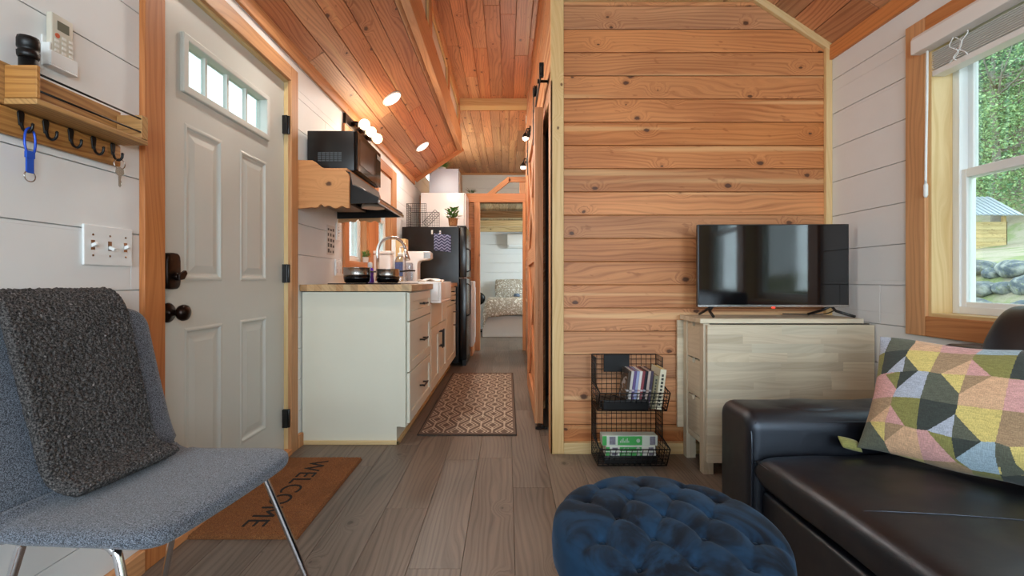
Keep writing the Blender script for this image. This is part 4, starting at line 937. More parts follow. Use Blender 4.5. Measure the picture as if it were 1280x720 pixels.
mb = MB(); mb.lathe([(0.10, -0.03), (0.12, 0), (0.10, 0.03), (0.03, 0.04)], (-0.53, 8.5, 0.62), ((1, 0, 0), (0, 0, 1), (0, -1, 0)), 24); mb.build('fan_cage', M['black'], t)
t = thing('air_conditioner', 'white wall-mounted air conditioner on the bedroom far wall', 'air conditioner', (0.35, YE, 1.58))
mb = MB(); mb.prism([(YE-0.001, 1.87), (YE-0.17, 1.87), (YE-0.20, 1.82), (YE-0.19, 1.66), (YE-0.12, 1.59), (YE-0.001, 1.59)], (0.0, 0, 0), (0, 1, 0), (0, 0, 1), (1, 0, 0), 0.80); mb.build('body', M['white'], t, bev=0.01, seg=3)
mb = MB(); mb.box(0.03, 0.77, YE-0.196, YE-0.15, 1.615, 1.65); mb.build('louvre', M['vinyl'], t, bev=0.003)

# ------------------------------------------------------------------ sliding barn door
t = thing('barn_door', 'wood sliding barn door with cross braces hanging from a black rail', 'door', (0.20, 3.5, 0.03))
x0, x1, ya, yb, za, zb = 0.185, 0.228, 2.94, 4.05, 0.03, 2.07
mb = MB(); planks(mb, (x0+0.014, ya, za), (0, 0, 1), (0, 1, 0), (-1, 0, 0), zb-za, yb-ya, 0.139, 0.003, th=0.010, backing=0.018); mb.build('boards', M['barn'], t, bev=0.001, seg=1)
mb = MB()
for a, b in ((ya, ya+0.11), (yb-0.11, yb)): mb.box(x0-0.006, x0+0.014, a, b, za, zb)
mb.box(x1-0.002, x1+0.004, ya, ya+0.11, za, zb)
for a, b in ((za, za+0.14), (1.08, 1.20), (zb-0.12, zb)): mb.box(x0-0.006, x0+0.014, ya+0.11, yb-0.11, a, b)
mb.build('frame_board', M['barn'], t, bev=0.002)
def brace(p, q, w=0.10):
    p = Vector(p); q = Vector(q); U = (q-p).normalized(); Vv = Vector((-1, 0, 0)).cross(U)
    m_ = MB(); m_.obox(p-Vv*w/2+Vector((0.012, 0, 0)), U, Vv, (-1, 0, 0), (q-p).length, w, 0.016); m_.build('brace', M['barn'], t, bev=0.002)
brace((x0, ya+0.13, 1.21), (x0, yb-0.13, zb-0.13)); brace((x0, ya+0.13, 0.18), (x0, yb-0.13, 1.06))
brace((x0+0.001, yb-0.13, 0.18), (x0+0.001, ya+0.13, 1.06)); brace((x0+0.001, yb-0.13, 1.21), (x0+0.001, ya+0.13, zb-0.13))
for y in (3.06, 3.93):
    mb = MB(); mb.box(x0-0.012, x0-0.007, y-0.02, y+0.02, 1.86, 2.235); mb.lathe([(0.006, 0), (0.038, 0.001), (0.038, 0.004), (0.032, 0.010), (0.038, 0.016), (0.038, 0.02)], (x0-0.006, y, 2.222), 'X', 20)
    mb.box(x0-0.014, x0-0.010, y-0.012, y+0.012, 2.19, 2.25); mb.build('hanger', M['black'], t, bev=0.001)
mb = MB(); mb.box(x0-0.005, x1+0.03, ya-0.03, ya-0.004, 0.004, 0.012).box(x1-0.01, x1+0.004, ya-0.03, ya+0.02, 0.004, 0.03); mb.build('floor_guide', M['black'], t, bev=0.001)
t = thing('barn_door_rail', 'black flat steel rail above the sliding barn door', 'rail', (0.20, 3.6, 2.14))
mb = MB(); mb.box(0.194, 0.201, 2.62, 4.75, 2.145, 2.187); mb.build('flat_bar', M['black'], t, bev=0.001)
for y in (2.78, 3.28, 3.78, 4.28, 4.68):
    mb = MB(); mb.cyl((0.186, y, 2.166), (CX, y, 2.166), 0.008, n=10); mb.cyl((0.184, y, 2.166), (0.192, y, 2.166), 0.014, n=6); mb.cyl((CX-0.004, y, 2.166), (CX, y, 2.166), 0.016, n=12); mb.build('standoff', M['black'], t)
mb = MB(); mb.box(0.186, 0.212, 2.640, 2.665, 2.135, 2.215); mb.build('end_stop', M['black'], t, bev=0.002)

# ------------------------------------------------------------------ hall rug and door mat
m, nt, b = nmat('lattice_rug'); N = NT(nt); o = N.obj(); sp = N.sep(o)
px, py = 0.152, 0.25
def tile(c, p, off):
    q = N.math('FRACT', N.math('ADD', N.math('DIVIDE', c, p), off)); return N.math('ABSOLUTE', N.math('MULTIPLY', N.math('SUBTRACT', q, 0.5), 2.0))
def lat(ox, oy):
    u = tile(sp[0], px, 0.5+ox); v = tile(sp[1], py, 0.5+oy); return u, v, N.math('ADD', u, v)
u1, v1, d1 = lat(0.0, 0.0); u2, v2, d2 = lat(0.5, 0.5)
dd = N.math('MINIMUM', d1, d2)
uu = N.math('MINIMUM', N.math('ADD', u1, N.math('MULTIPLY', N.math('GREATER_THAN', d1, d2), 5.0)), N.math('ADD', u2, N.math('MULTIPLY', N.math('GREATER_THAN', d2, d1), 5.0)))
ringA = N.math('MULTIPLY', N.math('GREATER_THAN', dd, 0.36), N.math('LESS_THAN', dd, 0.50))
ringB = N.math('MULTIPLY', N.math('GREATER_THAN', dd, 0.66), N.math('LESS_THAN', dd, 0.80))
link = N.math('MULTIPLY', N.math('LESS_THAN', uu, 0.075), N.math('GREATER_THAN', dd, 0.40))
msk = N.math('MAXIMUM', N.math('MAXIMUM', ringA, ringB), link)
edge = N.math('MULTIPLY', N.math('LESS_THAN', N.math('ABSOLUTE', sp[0]), 0.285), N.math('LESS_THAN', N.math('ABSOLUTE', sp[1]), 0.90))
msk = N.math('MULTIPLY', msk, edge)
fz = N.noise(o, 350.0, 2.0)
N.set(b.inputs['Base Color'], N.mix(N.math('MULTIPLY', fz, 0.35), N.mix(msk, srgb('6e5b4e'), srgb('cbbba6')), srgb('4c3f36'))); b.inputs['Roughness'].default_value = 0.95
N.set(b.inputs['Normal'], N.bump(N.math('ADD', fz, N.math('MULTIPLY', msk, 0.6)), 0.5, 0.0015)); M['rug'] = m
t = thing('hall_rug', 'brown and cream geometric lattice runner rug on the hall floor', 'rug', (-0.247, 3.73, 0.0))
mb = MB(); mb.box(-0.300, 0.300, -0.93, 0.93, 0.001, 0.008); rg_ = mb.build('woven_pile', M['rug'], t, local=True, bev=0.002)
mb = MB()
for a, b_, c, d_ in ((-0.306, -0.300, -0.936, 0.936), (0.300, 0.306, -0.936, 0.936), (-0.300, 0.300, -0.936, -0.930), (-0.300, 0.300, 0.930, 0.936)): mb.box(a, b_, c, d_, 0.001, 0.009)
mb.build('bound_edge', plain('rug_binding', '43372f', 0.9), t, local=True, bev=0.002)

m, nt, b = nmat('coir'); N = NT(nt); o = N.obj()
f1 = N.noise(o, 420.0, 3.0, 0.7); f2 = N.noise(o, 9.0, 3.0)
cc = N.mix(N.mr(f1, 0.35, 0.7), srgb('5e3418'), srgb('a87040')); cc = N.mix(N.math('MULTIPLY', N.mr(f2, 0.45, 0.7), 0.35), cc, srgb('6a4020'))
N.set(b.inputs['Base Color'], cc); b.inputs['Roughness'].default_value = 1.0; N.set(b.inputs['Normal'], N.bump(f1, 0.9, 0.004)); M['coir'] = m
t = thing('door_mat', 'brown coir welcome mat on the floor before the entry door', 'door mat', (-0.972, 2.045, 0.0))
rg = random.Random(4)
n1, n2 = 120, 220
vs = []; fs = []
for i in range(n1+1):
    for j in range(n2+1):
        x = -0.202+0.404*i/n1; y = -0.372+0.744*j/n2; ed = i in (0, n1) or j in (0, n2)
        vs.append((x+rg.uniform(-1, 1)*0.0012, y+rg.uniform(-1, 1)*0.0012, 0.004 if ed else 0.0155+rg.uniform(-1, 1)*0.0018))
for i in range(n1):
    for j in range(n2): k = i*(n2+1)+j; fs.append((k, k+n2+1, k+n2+2, k+1))
mb = MB(); mb.add(vs, fs); mb.box(-0.203, 0.203, -0.373, 0.373, 0.001, 0.005); mb.build('coir_pile', M['coir'], t, local=True)
fc = bpy.data.curves.new('lettering', 'FONT'); fc.body = 'WELCOME'; fc.size = 0.128; fc.align_x = 'CENTER'; fc.align_y = 'CENTER'; fc.extrude = 0.0012; fc.space_character = 1.08; fc.offset = -0.0012
fo = bpy.data.objects.new('lettering_source', fc); C.objects.link(fo); bpy.context.view_layer.update()
me = bpy.data.meshes.new_from_object(fo); C.objects.unlink(fo); bpy.data.objects.remove(fo)
me.materials.clear(); me.materials.append(plain('black_dye', '1a1412', 0.95, bumps=0.001, bscale=400))
o = bpy.data.objects.new('lettering', me); C.objects.link(o); o.parent = t; o.location = (0.0, 0.0, 0.0172); o.rotation_euler = (0, 0, -PI/2); o.scale = (0.98, 1.0, 1.0)
for z_, s_ in ((0, 0),): pass

# ------------------------------------------------------------------ wire basket rack with games and discs
t = thing('wire_basket_rack', 'black two-tier wire basket rack standing before the wood board wall', 'basket rack', (0.64, 2.42, 0))
bx0, bx1, yk, ym, yf = 0.462, 0.812, 2.490, 2.385, 2.270
mb = MB(); wire_grid(mb, (bx0, yk, 0.01), (1, 0, 0), (0, 0, 1), bx1-bx0, 0.54, 13, 20); mb.build('back_grid', M['black'], t)
for sx, nm in ((bx0, 0), (bx1, 1)):
    mb = MB()
    def depth(z):
        for zb_ in (0.005, 0.285):
            zz = z-zb_
            if 0 <= zz <= 0.105: return yk-(yk-2.325)-( (2.325-yf)*min(zz/0.105, 1))
            if 0.105 < zz <= 0.125: return yf+(ym-yf)*(zz-0.105)/0.02
        return ym
    zs = [0.01+0.54*i/22 for i in range(23)]
    for z in zs: mb.tube([(sx, yk, z), (sx, depth(z), z)], 0.0016, 5, caps=False)
    for k in range(7):
        f_ = k/6; pl_ = [(sx, yk+(depth(z)-yk)*f_, z) for z in [0.008, 0.11, 0.13, 0.28, 0.288, 0.39, 0.41, 0.55]]
        mb.tube(pl_, 0.0030 if k in (0, 6) else 0.0016, 5, caps=False)
    mb.build('side_grid', M['black'], t)
for zb_ in (0.008, 0.288):
    mb = MB(); wire_grid(mb, (bx0, yk, zb_), (1, 0, 0), (0, -1, 0), bx1-bx0, yk-2.325, 13, 6)
    wire_grid(mb, (bx0, 2.325, zb_), (1, 0, 0), (0, yf-2.325, 0.102), bx1-bx0, 0.116, 13, 5); mb.build('basket_grid', M['black'], t)
mb = MB(); mb.box(0.525, 0.665, 2.478, 2.486, 0.455, 0.548); mb.build('name_plate', M['black'], t, bev=0.002)
# discs and books on the upper tier
cols = ['4a4038', 'c8c4c0', '6a5a88', '9aa4c8', 'e0dcd8', '8a4a50', '2c2c34', 'b8a8a0', '504858']
x = 0.600
for k in range(9):
    w = 0.0145; tl = 0.10+0.02*k/9
    m_, nt, b = nmat('disc_case_print'); N = NT(nt); o_ = N.obj(); sp = N.sep(o_)
    nz = N.noise(N.vec(N.math('MULTIPLY', sp[0], 20), N.math('MULTIPLY', sp[1], 20), N.math('MULTIPLY', sp[2], 38)), 1.0, 1.0)
    N.set(b.inputs['Base Color'], N.mix(N.mr(nz, 0.52, 0.60, 0.0, 0.6), srgb(cols[k]), srgb(['d8d8dc', '303040', 'e8e0e0', '404878', 'a03040', 'e4e4e8', 'c8c8d0', '50302c', 'c0b8b0'][k]))); b.inputs['Roughness'].default_value = 0.25
    lean = -0.13
    U = Vector((math.cos(lean), 0, math.sin(lean))); Z = Vector((-math.sin(lean), 0, math.cos(lean)))
    mb = MB(); mb.obox((x, 2.340, 0.2965+0.013*math.sin(0.13)), U, (0, 1, 0), Z, w*0.93, 0.135, 0.19)
    o_ = mb.build('disc_case', m_, loc=(x, 2.34, 0.2965), bev=0.001)
    nm = ['leftmost, dark brown spine', 'pale grey spine, second from the left', 'purple spine, third from the left', 'light blue spine, fourth from the left', 'white and red spine, mid-row', 'dull red spine, sixth from the left', 'black spine, seventh from the left', 'beige spine, eighth from the left', 'dark violet spine, rightmost of the cases'][k]
    tag(o_, 'thin disc case in the upper basket, '+nm, 'disc case', 'disc cases in the upper wire basket'); x += w
for k, (w, h, c1_, lab) in enumerate(((0.022, 0.170, '8a8468', 'shorter olive grey book leaning right of the disc cases'), (0.030, 0.205, 'ddd6bc', 'tall cream paperback at the right end of the upper basket'))):
    lean = -0.13; U = Vector((math.cos(lean), 0, math.sin(lean))); Z = Vector((-math.sin(lean), 0, math.cos(lean)))
    x += 0.001
    t2 = thing('book', lab, 'book', (x, 2.33, 0.2965), group='books in the upper wire basket')
    dx_ = -0.010*k
    mb = MB(); mb.obox((x+0.0015, 2.333+dx_, 0.2985), U, (0, 1, 0), Z, w-0.003, 0.138, h-0.004); mb.build('pages', plain('book_pages', 'e6d490' if k else 'd8d0b8', 0.8), t2)
    cm = plain('book_cover', c1_, 0.4)
    mb = MB(); mb.obox((x, 2.330+dx_, 0.2975), U, (0, 1, 0), Z, 0.0015, 0.143, h); mb.obox(Vector((x, 2.330+dx_, 0.2975))+U*(w-0.0015), U, (0, 1, 0), Z, 0.0015, 0.143, h); mb.obox((x, 2.3285+dx_, 0.2975), U, (0, 1, 0), Z, w, 0.0015, h); mb.build('cover', cm, t2)
    mb = MB()
    for q in range(9): 
        a_ = Vector((x, 2.3275+dx_, 0.2975))+U*w*0.3+Z*(0.02+q*h*0.09); mb.obox(a_, U, (0, 1, 0), Z, w*random.uniform(0.3, 0.45), 0.0008, h*0.06)
    mb.build('spine_print', plain('spine_ink', '3a3c36', 0.5), t2)
    x += w
t2 = thing('game_console', 'black flat electronic box lying in the upper basket', 'electronics', (0.56, 2.40, 0.297))
mb = MB(); mb.box(0.478, 0.596, 2.345, 2.47, 0.2955, 0.335); mb.build('body', M['blackp'], t2, bev=0.005, seg=2)
mb = MB(); mb.box(0.49, 0.585, 2.343, 2.346, 0.308, 0.326); mb.build('front_panel', M['blackg'], t2)
mb = MB(); mb.box(0.485, 0.715, 2.300, 2.335, 0.2965, 0.345)
tag(mb.build('black_case', M['blackp'], bev=0.004, seg=2), 'long black case lying along the front of the upper basket', 'case')
pts = smooth_path([(0.50, 2.42, 0.3385), (0.53, 2.36, 0.341), (0.56, 2.41, 0.345), (0.59, 2.37, 0.3385), (0.585, 2.43, 0.3385)], 6)
tag(MB().tube(pts, 0.003, 6).build('power_cable', M['blackp']), 'black cable coiled on the flat box in the upper basket', 'cable')
def gamebox(x0, x1, y0, y1, z0, z1, lab, cA, cB):
    t2 = thing('game_box', lab, 'box', ((x0+x1)/2, (y0+y1)/2, z0), group='game boxes in the lower wire basket')
    m_ = MB(); m_.box(x0, x1, y0, y1, z0, z1); m_.build('carton', plain('game_carton', cA, 0.35), t2, bev=0.0015)
    m_ = MB(); w = x1-x0; m_.box(x0+w*0.28, x0+w*0.72, y0-0.0006, y0, z0+0.003, z1-0.003).box(x0+0.001, x0+w*0.08, y0-0.0006, y0, z0+0.002, z1-0.002); p_ = m_.build('printed_panel', plain('green_print', cB, 0.35), t2)
    m_ = MB()
    for i in range(7): m_.box(x0+w*(0.32+0.025*i), x0+w*(0.335+0.025*i), y0-0.0012, y0-0.0006, z0+(z1-z0)*0.3, z0+(z1-z0)*(0.5+0.25*(i % 3)/2))
    m_.lathe([(0.010, 0), (0.010, 0.0008)], (x0+w*0.65, y0-0.0004, (z0+z1)/2), ((1, 0, 0), (0, 0, 1), (0, -1, 0)), 16); m_.build('print_marks', plain('print_grey_green', 'b8c4b8', 0.4), t2)
    m_ = MB(); m_.box(x0+w*0.13, x0+w*0.24, y0-0.0006, y0, z0+0.006, z1-0.006).box(x0+w*0.86, x0+w*0.96, y0-0.0006, y0, z0+0.005, z1-0.005); m_.build('picture', plain('print_grey', '9a98a8', 0.4, noise_amt=0.4, scale=90), t2)
tag(MB().box(0.50, 0.77, 2.345, 2.47, 0.012, 0.046).build('black_tray', M['blackp'], bev=0.003), 'flat black case at the bottom of the lower basket', 'case')
gamebox(0.505, 0.765, 2.345, 2.405, 0.0465, 0.0715, 'lowest white and green game box in the lower basket', 'dfe4dc', '58b868')
gamebox(0.507, 0.762, 2.343, 2.405, 0.0725, 0.099, 'middle white and green game box in the lower basket', 'dfe4dc', '50b060')
gamebox(0.490, 0.775, 2.350, 2.412, 0.100, 0.152, 'top green game box with printed panel in the lower basket', 'cfd8cc', '4aa858')

# ------------------------------------------------------------------ drop-leaf table and television
t = thing('drop_leaf_table', 'whitewashed birch drop-leaf table with end drawers against the board wall', 'table', (1.37, 2.36, 0))
def birch_panel(x0, x1, y0, y1, z0, z1, st=0.0445):
    m_ = MB(); z = z0
    while z < z1-1e-3:
        ze = min(z+st, z1); x = x0
        while x < x1-1e-3:
            xe = min(x+random.uniform(0.16, 0.42), x1)
            if x1-xe < 0.06: xe = x1
            m_.box(x, xe, y0, y1, z, ze, grain='U'); x = xe
        z = ze
    return m_
mb = MB(); z = 2.235
y = 2.232
while y < 2.495:
    ye = min(y+0.0445, 2.495); x = 0.945
    while x < 1.74:
        xe = min(x+random.uniform(0.2, 0.45), 1.745)
        mb.box(x, xe, y, ye, 0.742, 0.764, grain='U'); x = xe
    y = ye
mb.build('table_top', M['birch'], t)
birch_panel(0.972, 1.782, 2.212, 2.229, 0.066, 0.735).build('front_leaf', M['birch'], t)
birch_panel(0.932, 1.742, 2.497, 2.494+0.016, 0.15, 0.735).build('rear_leaf', M['birch'], t)
mb = MB(); mb.box(0.99, 1.77, 2.229, 2.231, 0.7365, 0.741); mb.build('leaf_hinge', M['black'], t)
for a, b_ in ((2.236, 2.281), (2.445, 2.490)):
    for xx in (0.962, 1.70):
        mb = MB(); mb.box(xx, xx+0.05, a, b_, 0.0, 0.740); mb.build('leg', M['birch'], t, bev=0.002)
mb = MB(); mb.box(1.012, 1.70, 2.25, 2.478, 0.16, 0.738).box(0.97, 1.012, 2.281, 2.445, 0.135, 0.165); mb.build('carcass', M['birch'], t)
for z0, z1 in ((0.170, 0.355), (0.362, 0.548), (0.555, 0.737)):
    m_ = MB(); yc = 2.363
    m_.prism([(2.285, z0), (2.441, z0), (2.441, z1), (yc+0.020, z1), (yc+0.014, z1-0.022), (yc-0.014, z1-0.022), (yc-0.020, z1), (2.285, z1)], (0.966, 0, 0), (0, 1, 0), (0, 0, 1), (1, 0, 0), 0.016)
    dr = m_.build('drawer', M['birch'], t, bev=0.001)
mb = MB(); mb.box(0.983, 1.011, 2.283, 2.443, 0.168, 0.738); mb.build('drawer_gap_shade', M['dark'], t)  # dark-coloured block stands in for the shade behind the drawer fronts

ang = -0.02
t = thing('television', 'flat black television on the birch drop-leaf table', 'television', (1.362, 2.345, 0.766), ang)
mb = MB(); mb.box(-0.383, 0.383, -0.010, 0.012, 0.050, 0.474).box(-0.25, 0.25, 0.012, 0.055, 0.075, 0.30); bd = mb.build('body', M['blackp'], t, local=True, bev=0.003)
m, nt, b = nmat('tv_screen'); b.inputs['Base Color'].default_value = (0.004, 0.004, 0.005, 1); b.inputs['Roughness'].default_value = 0.06; b.inputs['Specular IOR Level'].default_value = 0.75; b.inputs['Coat Weight'].default_value = 0.0
mb = MB(); mb.box(-0.377, 0.377, -0.0112, -0.0098, 0.062, 0.469); mb.build('screen', m, bd, local=True)
mb = MB(); mb.box(-0.383, 0.383, -0.012, -0.010, 0.050, 0.0605); mb.build('lower_bezel', M['steel'], bd, local=True)
mb = MB(); mb.box(-0.008, 0.008, -0.0125, -0.0118, 0.044, 0.050); mb.build('standby_light', emis('red_led', 'ff3020', 3.0), bd, local=True)
for s_ in (-1, 1):
    mb = MB()
    mb.tube([(s_*0.300, 0.0, 0.055), (s_*(0.31 if s_ > 0 else 0.327), -0.02, 0.03), (s_*(0.36 if s_ > 0 else 0.335), -0.085, 0.006)], 0.007, 8)
    mb.tube([(s_*0.300, 0.0, 0.055), (s_*(0.27 if s_ > 0 else 0.327), 0.03, 0.03), (s_*(0.24 if s_ > 0 else 0.335), 0.09, 0.006)], 0.007, 8); mb.build('foot', M['blackp'], t, local=True)
mb = MB(); mb.tube(smooth_path([(1.70, 2.36, 0.80), (1.69, 2.42, 0.775), (1.62, 2.45, 0.770), (1.55, 2.47, 0.770), (1.50, 2.485, 0.770)], 5), 0.003, 6)
tag(mb.build('tv_cable', M['blackp']), 'thin black cable on the table behind the television', 'cable')

# ------------------------------------------------------------------ leather sofa
m, nt, b = nmat('black_leather'); N = NT(nt); o = N.obj()
vz = N.vor(o, 320.0, 'DISTANCE_TO_EDGE'); w1 = N.noise(o, 5.0, 3.0, 0.55, 1.6); w2 = N.noise(o, 3.0, 2.0)
N.set(b.inputs['Base Color'], N.mix(w2, srgb('0c0d13'), srgb('141419'))); N.set(b.inputs['Roughness'], N.mr(N.noise(o, 12.0, 3.0), 0.3, 0.7, 0.28, 0.40))
b1 = N.bump(N.mr(vz, 0.0, 0.15), 0.25, 0.0006); N.set(b.inputs['Normal'], N.bump(w1, 0.3, 0.003, b1)); b.inputs['Specular IOR Level'].default_value = 0.75; b.inputs['Specular Tint'].default_value = (0.72, 0.84, 1, 1); M['leather'] = m
t = thing('leather_sofa', 'black leather sofa under the large window', 'sofa', (1.25, 0.7, 0))
SX0, SX1 = 0.78, 1.70
def rbox(mb, x0, x1, y0, y1, z0, z1): return mb.box(x0, x1, y0, y1, z0, z1)
# arm: wide rounded band, pad with seam on top
mb = MB(); cxa = []
prof = []
w0, w1_ = 1.480, 1.705
def armprof(inset=0.0, zt=0.52, rr=0.06):
    pr = [(w0+inset, 0.05), (w1_-inset, 0.05)]
    for k in range(9): a = PI/2*k/8; pr.append((w1_-inset-rr+rr*math.cos(a), zt-rr+rr*math.sin(a)))
    for k in range(9): a = PI/2+PI/2*k/8; pr.append((w0+inset+rr+rr*math.cos(a), zt-rr+rr*math.sin(a)))
    return pr
mb = MB(); mb.prism(armprof(), (SX0+0.01, 0, 0), (0, 1, 0), (0, 0, 1), (1, 0, 0), SX1-SX0-0.01, smooth=False); arm = mb.build('arm', M['leather'], t, bev=0.035, seg=5)
for p in arm.data.polygons: p.use_smooth = True
def armtop(u, v):
    x = SX0+0.47+0.40*u; y = (w0+w1_)/2+0.080*v
    return (x, y, 0.500-0.012*abs(v)**3+0.004*math.sin(9*u))
mb = MB(); mb.shell(armtop, 50, 20, lambda u, v: 0.026, 12, 5, 0.5); mb.build('arm_pad', M['leather'], t)
mb = MB(); mb.tube(smooth_path([(SX0+0.03, w0+0.012, 0.485), (SX0+0.3, w0+0.010, 0.487), (SX0+0.6, w0+0.010, 0.486), (SX1-0.05, w0+0.011, 0.487)], 5), 0.004, 8); mb.tube(smooth_path([(SX0+0.022, w0+0.02, 0.47), (SX0+0.016, w0+0.004, 0.40), (SX0+0.014, w0+0.002, 0.20), (SX0+0.014, w0+0.002, 0.07)], 5), 0.004, 8); mb.build('piping', M['leather'], t)
mb = MB(); mb.box(SX0+0.045, SX1, -0.45, 1.478, 0.06, 0.27); mb.build('base', M['leather'], t, bev=0.012, seg=3)
def seatc(y0, y1):
    cy = (y0+y1)/2; hy = (y1-y0)/2
    def f(u, v):
        x = 1.17+0.37*u; y = cy+hy*v
        crown = 0.030*(1-u*u)*(1-v*v)
        wr = 0.006*math.sin(14*v+3*u)*math.exp(-((u+0.1)/0.5)**2)*(0.3+0.7*abs(v)) + 0.004*noise.noise(Vector((x*7, y*4, 0)))
        return (x, y, 0.335+crown+wr)
    m_ = MB(); m_.shell(f, 60, 70, lambda u, v: 0.066, 16, 16, 0.33, Tb=0.055); s_ = m_.build('seat_cushion', M['leather'], t)
    m_ = MB(); ed = []
    K = 0.985
    for (ua, va, ub, vb) in ((-K, -K, -K, K), (-K, K, 0.9, K)):
        for k in range(14):
            r = k/13; u = ua+(ub-ua)*r; v = va+(vb-va)*r; p = Vector(f(u, v)); ed.append(p+Vector((0, 0, 0.030)))
    m_.tube(smooth_path(ed, 2), 0.0042, 8); m_.build('piping', M['leather'], s_)
    # stitched seam curving over the seat
    sm = []
    for k in range(22):
        r = k/21; v = 0.15-0.32*math.sin(r*PI/2); u = -0.97+1.9*r; p = Vector(f(u, v)); kk = (max(0, 1-abs(u)**16)*max(0, 1-abs(v)**16))**0.33
        sm.append(p+Vector((0, 0, 0.066*kk+0.0005)))
    m_ = MB(); m_.tube(sm, 0.0022, 6); m_.build('seam', M['leather'], s_)
seatc(0.56, 1.476); seatc(-0.42, 0.55)
def backc(y0, y1):
    cy = (y0+y1)/2; hy = (y1-y0)/2
    def f(u, v):
        z = 0.63+0.235*u; x = 1.545+0.075*u-0.02*(1-u*u)+0.02*v*v*v*v; y = cy+hy*v*(1-0.02*u*u)
        return (x, y, z)
    m_ = MB(); m_.shell(f, 40, 40, lambda u, v: 0.095, 6, 9, 0.5); m_.build('back_cushion', M['leather'], t)
backc(0.56, 1.476); backc(-0.42, 0.55)
mb = MB(); mb.box(1.60, 1.735, -0.45, 1.70, 0.05, 0.72); mb.build('back_frame', M['leather'], t, bev=0.03, seg=4)
for x, y in ((0.86, 1.62), (0.86, -0.40), (1.66, 1.62), (1.66, -0.40)):
    mb = MB(); mb.cyl((x, y, 0.0), (x, y, 0.06), 0.02, 0.026, n=14); mb.build('foot', M['black'], t)

# ------------------------------------------------------------------ patchwork cushion
PC = dict(G='3a423e', D='5f6456', O='8b8a4e', Y='dccb7c', P='d8a6a2', B='b4bece', T='ab9070', C='deb691', L='a3bccb')
def fabric(name, col):
    m, nt, b = nmat(name); N = NT(nt); o = N.obj(); sp = N.sep(o)
    w_ = N.noise(N.vec(N.math('MULTIPLY', sp[0], 60), N.math('MULTIPLY', sp[1], 60), N.math('MULTIPLY', sp[2], 900)), 1.0, 2.0)
    x_ = N.noise(N.vec(N.math('MULTIPLY', sp[0], 700), N.math('MULTIPLY', sp[1], 700), N.math('MULTIPLY', sp[2], 60)), 1.0, 2.0)
    f_ = N.math('MULTIPLY', N.math('ADD', w_, x_), 0.5); c = srgb(col); d_ = tuple(v*0.62 for v in c[:3])+(1,)
    N.set(b.inputs['Base Color'], N.mix(N.mr(f_, 0.35, 0.62), c, d_)); b.inputs['Roughness'].default_value = 0.9; N.set(b.inputs['Normal'], N.bump(f_, 0.4, 0.0008)); b.inputs['Sheen Weight'].default_value = 0.15
    return m
pk = list(PC.keys()); pmats = [fabric('cushion_fabric_'+k, PC[k]) for k in ('G', 'D', 'O', 'Y', 'P', 'B', 'T', 'C', 'L')]; pidx = {k: i for i, k in enumerate(('G', 'D', 'O', 'Y', 'P', 'B', 'T', 'C', 'L'))}
